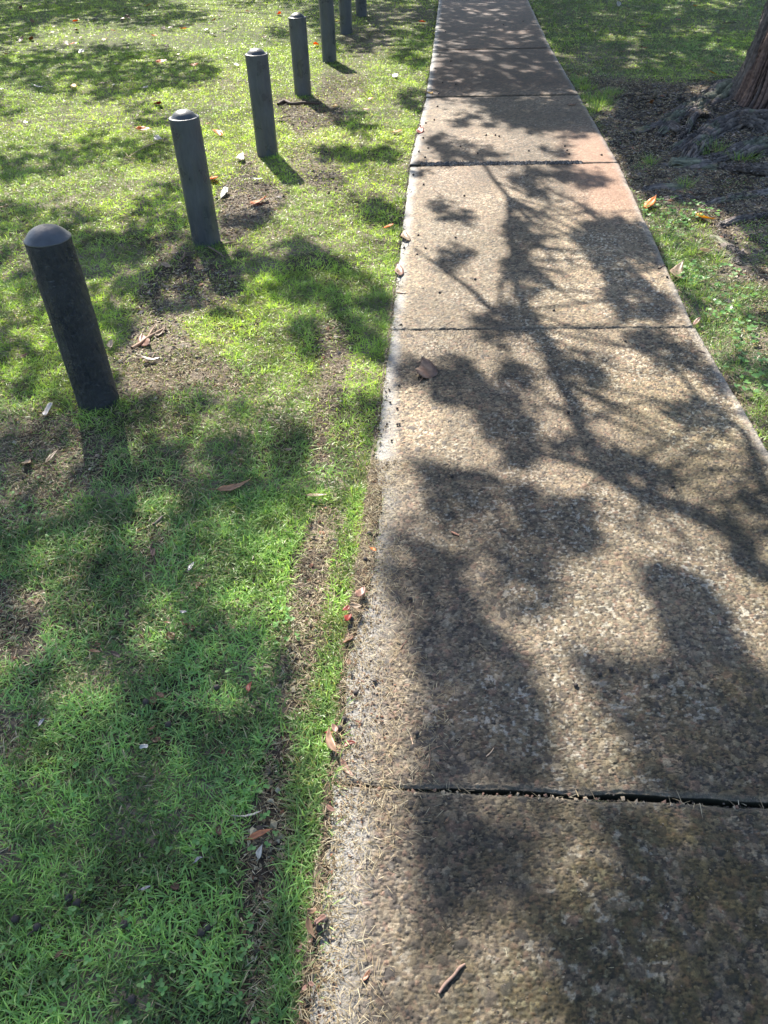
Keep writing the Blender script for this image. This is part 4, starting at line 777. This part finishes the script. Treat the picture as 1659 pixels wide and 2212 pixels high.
LV = [
 (912, 802, 62, 95, 'heart', (.27, .17, .125), 'curled brown leaf with yellowish rim and upright stem lying alone on the mossy slab', .62),
 (164, 49, 20, 20, 'oval', 'orange', 'bright orange leaf near the top left corner beside a pale curl'), (334, 79, 15, 10, 'oval', 'orange', 'orange leaf in the upper sunny lawn, right of a row of dull flecks'),
 (349, 137, 26, 12, 'oval', 'dkorange', 'brown orange leaf in the oval of shade, left one of a pair'), (420, 142, 22, 0, 'oval', 'orange', 'orange leaf in the oval of shade, right one of a pair'),
 (311, 282, 36, 2, 'lance', 'orange', 'long orange leaf lying left of the second bollard top'), (341, 228, 18, -25, 'oval', 'red', 'dark red leaf just above the second bollard top, to its left'),
 (396, 63, 16, 5, 'oval', 'orange', 'small orange leaf in full sun between shade bands, upper lawn'), (227, 87, 15, 5, 'oval', 'dkorange', 'dull orange leaf left of the oval of shade'),
 (157, 97, 15, 5, 'oval', 'orange', 'orange leaf under the bright orange corner leaf'), (158, 190, 9, 80, 'oval', 'yellow', 'tiny yellow leaf at the end of a pale stick, left lawn'),
 (320, 14, 16, 5, 'oval', 'dkorange', 'dull orange leaf in the shade band at the very top'), (462, 45, 12, 5, 'oval', 'red', 'small dark red leaf left of the fourth bollard top'),
 (537, 27, 14, 5, 'oval', 'dkorange', 'faint orange leaf near the top, between lawn centre and bollards'), (601, 33, 16, -35, 'oval', 'orange', 'orange leaf touching the left of the fourth bollard top'),
 (245, 68, 10, 5, 'oval', 'dkorange', 'speck of orange leaf among bright grass, upper left'), (282, 125, 16, 5, 'oval', 'brown', 'small brown leaf at the upper rim of the oval of shade'),
 (226, 182, 20, 5, 'oval', 'brown', 'flat brown oval leaf left of a pale stick'), (300, 251, 14, 0, 'oval', 'brown', 'round brown leaf beneath the dark red one'), (60, 267, 18, 0, 'oval', 'grey', 'grey curled leaf alone on the left lawn, level with the second bollard top'),
 (260, 144, 22, -20, 'lance', 'pale', 'narrow pale leaf inside the oval of shade, at its left'), (250, 185, 24, -30, 'lance', 'pale', 'pale slanting sliver of leaf below the oval of shade', .16), (88, 188, 34, 3, 'lance', 'white', 'long white strip of bark on the left lawn', .2),
 (12, 110, 24, 2, 'lance', 'white', 'white leaf glinting at the left edge, upper lawn', .35), (177, 116, 12, 30, 'oval', 'white', 'bright white curled leaf in shade, upper left'), (345, 301, 21, -20, 'heart', 'pale', 'pale curled leaf close to the left side of the second bollard'),
 (314, 192, 16, 10, 'oval', 'pale', 'whitish brown leaf below the oval of shade, beside bare flecks'), (72, 176, 18, 5, 'lance', 'white', 'small white leaf above the long white strip'), (8, 196, 16, 0, 'lance', 'white', 'white leaf at the left edge below the long strip'),
 (450, 67, 22, -15, 'lance', 'white', 'white leaf of a pair on bright upper lawn, left one'), (461, 75, 18, -15, 'lance', 'white', 'white leaf of a pair on bright upper lawn, right one'), (358, 64, 18, -45, 'lance', 'buff', 'slanting buff leaf left of the small orange one'),
 (452, 133, 10, 0, 'oval', 'white', 'white fleck of leaf at the right end of the oval of shade'), (577, 61, 12, 0, 'oval', 'white', 'white fleck of leaf left of the fourth bollard'), (208, 44, 14, 15, 'lance', 'pale', 'pale sliver near the bright orange corner leaf'),
 (263, 46, 12, 60, 'oval', 'white', 'white curl of leaf on the bright upper left lawn'), (300, 35, 14, 0, 'oval', 'pale', 'pale fleck in the top shade band'), (141, 219, 10, 0, 'oval', 'pale', 'small pale leaf above the left lawn dark patches'),
 (8, 449, 28, 15, 'oval', 'buff', 'reddish tan leaf cut by the left edge, level with the second bollard'), (471, 291, 22, -15, 'oval', 'orange', 'white and orange leaf just right of the second bollard top'),
 (462, 388, 18, -55, 'oval', 'orange', 'crumpled orange leaf against the right side of the second bollard'), (562, 437, 44, 20, 'lance', 'dkorange', 'large rusty leaf on the bare gravelly patch between second and third bollards', .42), (484, 417, 18, 70, 'oval', 'white', 'white oval leaf on the bare patch right of the second bollard'),
 (557, 389, 24, 0, 'lance', 'white', 'white leaf on sunny turf below the third bollard'), (526, 343, 26, 80, 'lance', 'pale', 'upright pale leaf with dark edge at the left foot of the third bollard'), (612, 257, 36, 5, 'lance', 'pale', 'long pale leaf lying right of the third bollard'),
 (450, 268, 14, 0, 'oval', 'dkorange', 'dull orange leaf above the second bollard rim'), (437, 316, 10, 0, 'oval', 'dkorange', 'orange crumb of leaf right of the second bollard'), (801, 216, 13, -10, 'oval', 'orange', 'small orange leaf on bright turf right of the fourth bollard, upper of two'), (790, 238, 15, -10, 'oval', 'dkorange', 'small orange leaf on bright turf right of the fourth bollard, lower of two'),
 (721, 231, 10, 40, 'oval', 'yellow', 'small yellow leaf at the tip of the fourth bollard shadow'), (683, 99, 12, 20, 'oval', 'orange', 'orange leaf just left of the fifth bollard'), (730, 46, 14, 0, 'oval', 'yellow', 'yellow leaf in the gap between fifth and sixth bollards'), (857, 167, 14, -35, 'lance', 'white', 'white leaf on turf left of the path, upper one'),
 (858, 288, 24, -8, 'lance', 'orange', 'bright orange leaf on turf left of the pinkish slab', .4), (840, 493, 21, 20, 'oval', 'orange', 'vivid orange red leaf at the lawn edge left of the speckled slab', .6), (906, 285, 12, 70, 'oval', 'red', 'red leaf wedged on the left edge of the pinkish slab'), (914, 49, 12, -20, 'oval', 'orange', 'orange leaf on far shaded turf left of the path'),
 (926, 203, 16, -20, 'oval', 'yellow', 'yellow leaf at the left end of the dark straight joint'), (1237, 228, 22, 5, 'lance', 'pink', 'curved pinkish leaf near the right edge of the pinkish slab'),
 (876, 514, 30, 110, 'heart', 'tan', 'cream curled leaf on the left edge of the speckled slab'), (861, 588, 34, 100, 'lance', 'pink', 'narrow pinkish leaf standing along the left slab edge', .3), (868, 635, 28, 0, 'lance', 'pink', 'thin curled leaf below the narrow pinkish one on the slab edge', .2),
 (1469, 592, 42, 75, 'heart', 'tan', 'pale tan pointed leaf wedged between slab and turf at the right', .5), (1408, 445, 28, 40, 'lance', 'orange', 'orange leaf beside the right slab edge near the roots', .4), (1523, 471, 44, -25, 'lance', 'yellow', 'long yellow leaf with brown rim among weeds by the roots', .36),
 (1521, 546, 24, 10, 'oval', 'buff', 'curled buff leaf below the long yellow leaf', .6), (1392, 59, 16, 0, 'oval', 'red', 'red leaf on shaded right lawn, higher of two in a column'), (1390, 104, 18, 2, 'lance', 'red', 'dark red leaf on shaded right lawn, lower of two in a column'), (1465, 45, 12, -15, 'oval', 'red', 'dull red leaf in the middle of the right lawn'),
 (1503, 13, 12, 0, 'oval', 'orange', 'orange leaf at the top of the right lawn'), (1538, 164, 24, 0, 'oval', 'yellow', 'ochre leaf on the right lawn left of the tree trunk', .45), (1335, 12, 12, -45, 'oval', 'white', 'white leaf at the top of the right lawn, left one'), (1548, 26, 10, 0, 'oval', 'white', 'white leaf at the top of the right lawn, right one'),
 (1561, 63, 9, 0, 'oval', 'red', 'tiny dark red leaf near the trunk on the right lawn'), (1346, 113, 14, 5, 'oval', 'pink', 'faint pinkish leaf in the dry patch of the right lawn'), (1412, 221, 20, -60, 'chip', 'pale', 'pale bluish flake of bark standing in dark litter left of the roots', .25), (1398, 232, 18, -30, 'chip', 'buff', 'buff flake of bark beside the pale bluish flake', .25),
 (318, 735, 30, 120, 'oval', 'pink', 'pinkish brown leaf lying on the grey stick'), (352, 714, 34, 35, 'lance', 'tan', 'narrow tan leaf at the upper end of the grey stick'), (325, 775, 42, 5, 'heart', 'pale', 'broad pale torn leaf under the grey stick'), (243, 748, 17, 80, 'oval', 'tan', 'small tan leaf touching the right of the nearest bollard'),
 (122, 743, 20, 20, 'oval', 'brown', 'brown leaf half hidden left of the nearest bollard'), (53, 772, 22, 15, 'oval', 'brown', 'brown leaf at far left, level with the nearest bollard middle'), (108, 891, 28, 35, 'chip', 'pale', 'pale lilac torn leaf left of the nearest bollard foot', .5), (69, 996, 34, 80, 'heart', 'tan', 'tan pointed leaf on dry turf at the left edge'),
 (114, 988, 44, 45, 'lance', 'tan', 'long thin tan leaf right of the pointed one at the left edge', .14), (360, 577, 24, -30, 'heart', 'tan', 'curled cream leaf on dark soil below the second bollard'), (508, 1055, 84, 20, 'lance', (.42, .24, .14), 'large curved brown leaf in the middle of the shaded lawn', .22), (685, 1077, 50, 4, 'lance', 'tan', 'tan boat shaped leaf beside the long soil furrow', .28),
 (624, 973, 17, 10, 'oval', 'tan', 'small tan leaf above the boat shaped leaf'), (333, 1198, 18, 80, 'oval', 'pink', 'little pink brown leaf at the end of a dark twig'), (415, 1228, 22, 60, 'oval', 'grey', 'silvery grey leaf standing in grass, mid lawn'), (397, 1325, 18, 0, 'oval', 'grey', 'bluish grey round leaf sunk in mid lawn grass'),
 (362, 1352, 18, 0, 'oval', 'brown', 'dark brown leaf below the bluish grey one'), (206, 1412, 26, 0, 'oval', 'brown', 'brown leaf in shaded grass, left of a dark broken one'), (251, 1421, 24, -30, 'oval', 'dark', 'dark broken leaf in shaded grass'), (347, 1510, 24, -40, 'oval', 'brown', 'red brown leaf in the near left grass'),
 (93, 1566, 20, 50, 'oval', 'grey', 'grey brown leaf near the left edge of the near grass'), (313, 1619, 19, 0, 'chip', 'white', 'bright white flat scrap lying on near grass', .5), (542, 1487, 24, 75, 'oval', 'red', 'dark red leaf beside the furrow in near grass'), (331, 1577, 18, 20, 'oval', 'brown', 'small brown leaf just above the white scrap'),
 (778, 1294, 30, 55, 'oval', 'pink', 'pink oval leaf uppermost of the cluster at the slab edge', .5), (770, 1322, 26, -10, 'oval', 'tan', 'cream pink leaf second in the cluster at the slab edge', .45), (775, 1333, 30, 4, 'lance', 'tan', 'flat pale leaf third in the cluster at the slab edge', .35), (754, 1350, 24, 60, 'oval', 'red', 'glossy red brown leaf in the middle of the cluster at the slab edge', .5),
 (748, 1382, 40, 70, 'lance', 'pink', 'long pink tan leaf lowest of the cluster at the slab edge', .3), (722, 1612, 56, 105, 'lance', (.42, .27, .18), 'large curled orange tan leaf standing at the turf edge', .28), (757, 1614, 32, 15, 'lance', 'red', 'dark red leaf touching the large curled tan one', .4), (752, 1662, 50, -55, 'lance', 'pink', 'twisted pinkish leaf on cuttings over the slab', .25),
 (563, 1805, 62, 18, 'lance', (.50, .20, .09), 'shiny orange brown leaf across the dark furrow', .26), (562, 1842, 44, 80, 'lance', 'white', 'bleached split grass sheath standing under the shiny leaf', .3), (540, 1766, 60, 15, 'lance', 'pale', 'bleached frayed grass stem above the shiny leaf', .12), (431, 1862, 22, 30, 'oval', 'grey', 'violet grey leaf sunk in the near grass'),
 (317, 1924, 24, 20, 'oval', 'grey', 'dark bluish leaf deep in the near grass'), (130, 2062, 30, 50, 'lance', 'brown', 'slender brown leaf in the lower left grass'), (677, 1980, 20, 5, 'chip', 'buff', 'buff fragment at the near slab edge', .6), (675, 2016, 48, -70, 'lance', 'buff', 'folded red brown leaf at the near slab edge', .3),
 (694, 2000, 30, 30, 'chip', 'pink', 'curled brown bark piece beside the folded leaf', .4), (647, 2051, 20, 50, 'oval', 'pink', 'pink brown nut husk below the folded leaf', .6), (716, 1760, 22, -30, 'oval', 'pink', 'small pink brown leaf on cuttings below the wide joint', .45), (792, 2110, 28, 60, 'oval', (.30, .15, .09), 'crumpled reddish brown leaf on the nearest slab'),
 (807, 1202, 16, -30, 'oval', 'orange', 'small orange leaf on dark debris by the slab edge'), (966, 1772, 14, 60, 'heart', 'buff', 'tiny buff leaf on the nearest slab below the wide joint'), (852, 1540, 10, 20, 'oval', 'pink', 'pinkish flake on the pale slab edge'), (783, 1475, 12, -30, 'oval', 'pink', 'pink flake in cuttings on the pale slab edge'),
 (775, 1560, 14, 0, 'oval', 'red', 'red brown fragment in cuttings above the wide joint'), (1700 / 1.8228, 1740 / 1.8228, 8, 0, 'oval', 'tan', 'tiny tan flake in the sunny patch below the curled brown leaf'), (1505, 700, 16, 40, 'oval', 'pink', 'small pinkish leaf at the right end of the cracked joint'),
]
for q in LV: leaf(*q[:7], **({'asp': q[7]} if len(q) > 7 else {}))
# leaves too alike to tell apart, thick in the upper left
for k in range(44):
    x, y = rng.uniform(-20, 640), 2 + 150 * rng.random() ** 1.3
    if k % 3 == 0: x, y = rng.uniform(0, 260), rng.uniform(40, 120)
    c, lb = [('tan', 'small pale dry leaf glinting on the far upper left lawn'), ('brown', 'small brown dry leaf on the far upper left lawn')][k % 2]
    leaf(x, y, rng.uniform(7, 14), rng.uniform(-30, 30), 'oval' if k % 2 else 'lance', c, lb, group=('pale' if k % 2 == 0 else 'brown') + ' leaf flecks on the far left lawn')
for k in range(26):
    x, y = rng.uniform(20, 560), rng.uniform(1250, 2200)
    leaf(x, y, rng.uniform(12, 22), rng.uniform(0, 180), 'oval', 'brown', 'small brown leaf scrap sunk in the near left grass', asp=.7, lift=.006, group='brown scraps in the near grass')
for k in range(9):
    y = rng.uniform(1300, 2200); g = G(700, y); xx = P(np.array([[xl(g[1]) + rng.uniform(-.03, .03), g[1], 0]]))[0][0]
    leaf(xx, y, rng.uniform(12, 22), rng.uniform(0, 180), 'oval', ['pink', 'brown', 'red', 'buff'][k % 4], 'small reddish brown leaf scrap in the litter line along the slab edge', asp=.6, group='leaf scraps along the slab edge')

# seed capsules
def capsule_mesh():
    V, Q = lathe([(.0005, -.004), (.003, -.0035), (.0045, -.001), (.005, .0015), (.0042, .004), (.0035, .0048), (.002, .0042), (.0008, .0035)], 9)
    V += rng.normal(0, .00035, V.shape); S = tube([[0, 0, -.0035], [.001, 0, -.006], [.003, .001, -.009], [.006, .001, -.011]], [.0007, .0006, .0006, .0004], 5, 0, 0, 1, 2)
    return join([(V, Q, np.zeros((0, 3), int), np.tile([.035, .027, .024], (len(V), 1))), (S[0], S[1], S[2], np.tile([.05, .035, .03], (len(S[0]), 1)))])
V, Q, T, C = capsule_mesh(); cap_src = None
CAPS = [('small dark seed capsule on the pinkish slab beyond the gravel joint', 1.5, [(938, 261), (920, 268), (1050, 294), (1078, 297), (1070, 294), (995, 319), (925, 322), (1032, 334), (1229, 335), (1225, 327), (1142, 328), (1299, 337), (914, 300), (905, 330), (918, 342), (1220, 318)]),
 ('small dark seed capsule on the far shaded slabs', 1.6, [(974, 134), (945, 232), (956, 180), (950, 120), (962, 70), (940, 150), (1088, 55), (1130, 48), (985, 184), (948, 205)]),
 ('small dark seed capsule on the speckled slab with branch shadows', 1.35, [(904, 511), (984, 516), (919, 539), (873, 538), (901, 553), (1026, 606), (950, 635), (1196, 674), (1440, 602), (893, 380), (915, 401), (1003, 425), (866, 705)]),
 ('dark seed capsule on the left cement edge of the long tan slab', .95, [(843, 872), (863, 919), (836, 919), (858, 885), (836, 1007), (862, 836), (841, 845), (846, 955), (858, 920)]),
 ('dark seed capsule out on the long tan slab', 1.2, [(1350, 740), (1453, 1054), (1319, 1449), (1448, 1455), (975, 1031), (809, 1475), (900, 1588), (886, 1297), (1243, 1483), (1295, 1459), (1228, 893)]),
 ('brown woody seed capsule sunk in the near left grass', 1.7, [(148, 1940), (167, 1951), (34, 1985), (437, 2015), (448, 2005), (79, 2003), (468, 1487), (569 / 1.8, 1521), (365, 1568), (285, 2160), (270, 2000)]),
 ('brown woody seed capsule in the litter line along the near slab edge', 1.5, [(703, 1995), (690, 2010), (660, 2055), (760, 1345), (757, 1360), (735, 1580), (745, 1560), (700, 1690), (790, 1215), (798, 1160), (770, 1500)])]
for lb, s, pts in CAPS:
    for (x, y) in pts:
        if cap_src is None: o = cap_src = mesh('seed_capsule', V, T, M_litter, None, C, True, Q)
        else: o = cap_src.copy(); COL.objects.link(o)
        g = G(x, y); o.location = (g[0], g[1], float(zfun(g[None, 0], g[None, 1])[0]) + .004 * s + (.008 if 'grass' in lb else 0)); o.scale = (s, s, s); o.rotation_euler = tuple(rng.uniform(0, 6.28, 3)); tag(o, lb, 'seed capsule', lb.replace('small ', '').replace('seed capsule', 'seed capsules'))

# sticks and twigs
def twig(pts, r, c, label, zo=.0, name='twig', side_twigs=()):
    g = G(*np.array(pts, float).T); g[:, 2] = zfun(g[:, 0], g[:, 1]) + np.max(r) + zo; o0 = g.mean(0); o0[2] = 0
    ps = [tube(g - o0, r, 9, .18, int(rng.integers(99)), 1, 5)]
    for s in side_twigs: h = G(*np.array(s, float).T); h[:, 2] = zfun(h[:, 0], h[:, 1]) + np.max(r) + zo; ps.append(tube(h - o0, [max(r[0] * .6, .0008)] * (len(s) - 1) + [.0005], 6, .1, 3, 1, 3))
    V, Q, T, C = join(ps); C = C / C.mean() * np.array(c); o = mesh(name, V, T, M_litter, None, C, True, Q); o.location = o0
    return tag(o, label, 'stick' if name == 'stick' else 'twig')
twig([(948, 2148), (962, 2128), (980, 2110), (992, 2094), (1005, 2085)], [.0028, .0034, .003, .0032, .0022], (.13, .11, .10), 'short bare stick with broken ends lying on the nearest slab', name='stick')
twig([(285, 752), (300, 742), (318, 728), (340, 716), (358, 707)], [.009, .008, .007, .006, .004], (.20, .17, .13), 'thick grey stick with curled leaves on it, right of the nearest bollard', .004, 'stick', [[(318, 728), (330, 712), (338, 700)]])
twig([(330, 1170), (325, 1185), (333, 1205), (335, 1222)], [.004, .004, .0035, .002], (.06, .045, .04), 'dark bent twig in mid lawn grass', .006)
twig([(332, 1135), (345, 1122), (350, 1115)], [.005, .005, .004], (.07, .07, .08), 'short dark bluish twig above the bent one', .01)
twig([(1050, 1636), (1060, 1627), (1066, 1618)], [.0012, .0013, .001], (.5, .45, .35), 'pale thin straw twig on the mossy slab above the wide joint')
twig([(892, 1610), (889, 1600), (887, 1590)], [.0012, .0013, .001], (.6, .55, .45), 'bright short straw on the mossy slab near the pale edge')
twig([(975, 1152), (985, 1157), (992, 1160)], [.003, .0035, .002], (.30, .19, .14), 'tiny brown twig in the middle of the long tan slab')
twig([(1380, 452), (1395, 458), (1410, 462)], [.0015, .0015, .0015], (.05, .035, .03), 'thin dark forked twig at the right edge of the speckled slab', 0, 'twig', [[(1395, 458), (1388, 450), (1384, 446)]])
twig([(1422, 583), (1434, 577), (1440, 573)], [.004, .004, .003], (.07, .05, .045), 'stubby dark twig at the right slab edge above the tan leaf')
twig([(1510, 762), (1522, 765), (1535, 768)], [.003, .003, .002], (.05, .04, .035), 'stubby dark twig on the right slab edge beyond the cracked joint')
twig([(935, 408), (945, 418), (960, 426)], [.002, .002, .001], (.08, .06, .05), 'thin curved twig on the speckled slab near the lawn')
twig([(278, 342), (300, 328), (325, 316), (340, 310)], [.003, .003, .003, .002], (.35, .32, .25), 'long pale twig on the lawn left of the second bollard', .02, 'twig', [[(278, 342), (272, 334), (268, 330)]])
twig([(450, 533), (470, 545), (486, 556)], [.005, .005, .003], (.10, .09, .08), 'straight grey twig below the foot of the second bollard', .01)
twig([(400, 545), (395, 556), (385, 562)], [.006, .006, .003], (.12, .10, .08), 'bent grey twig left of the second bollard foot', .006)
twig([(600, 226), (615, 220), (630, 224), (660, 222), (690, 224)], [.012, .018, .014, .014, .008], (.05, .04, .035), 'dark chunk of bark lying at the foot of the fourth bollard', .0, 'stick')
twig([(480, 526), (495, 524), (512, 520)], [.006, .006, .003], (.16, .13, .10), 'short brown twig touching the right of the second bollard foot', .004)
twig([(905, 1640), (930, 1622), (955, 1612)], [.0008, .0008, .0006], (.2, .16, .12), 'hair thin branched twig above the wide joint', 0, 'twig', [[(930, 1622), (928, 1645), (925, 1660)]])
twig([(735, 1590), (738, 1600), (733, 1622), (722, 1640)], [.0016, .0016, .0014, .001], (.40, .30, .22), 'thin tan stalk beside the large curled leaf')
twig([(880, 1385), (872, 1395), (865, 1405)], [.0014, .0018, .0012], (.10, .06, .05), 'small brown twig on the pale cement edge of the tan slab')
twig([(1560, 52), (1575, 52), (1590, 53)], [.006, .007, .004], (.03, .03, .03), 'short dark stick in far shade on the right lawn', .02, 'stick')
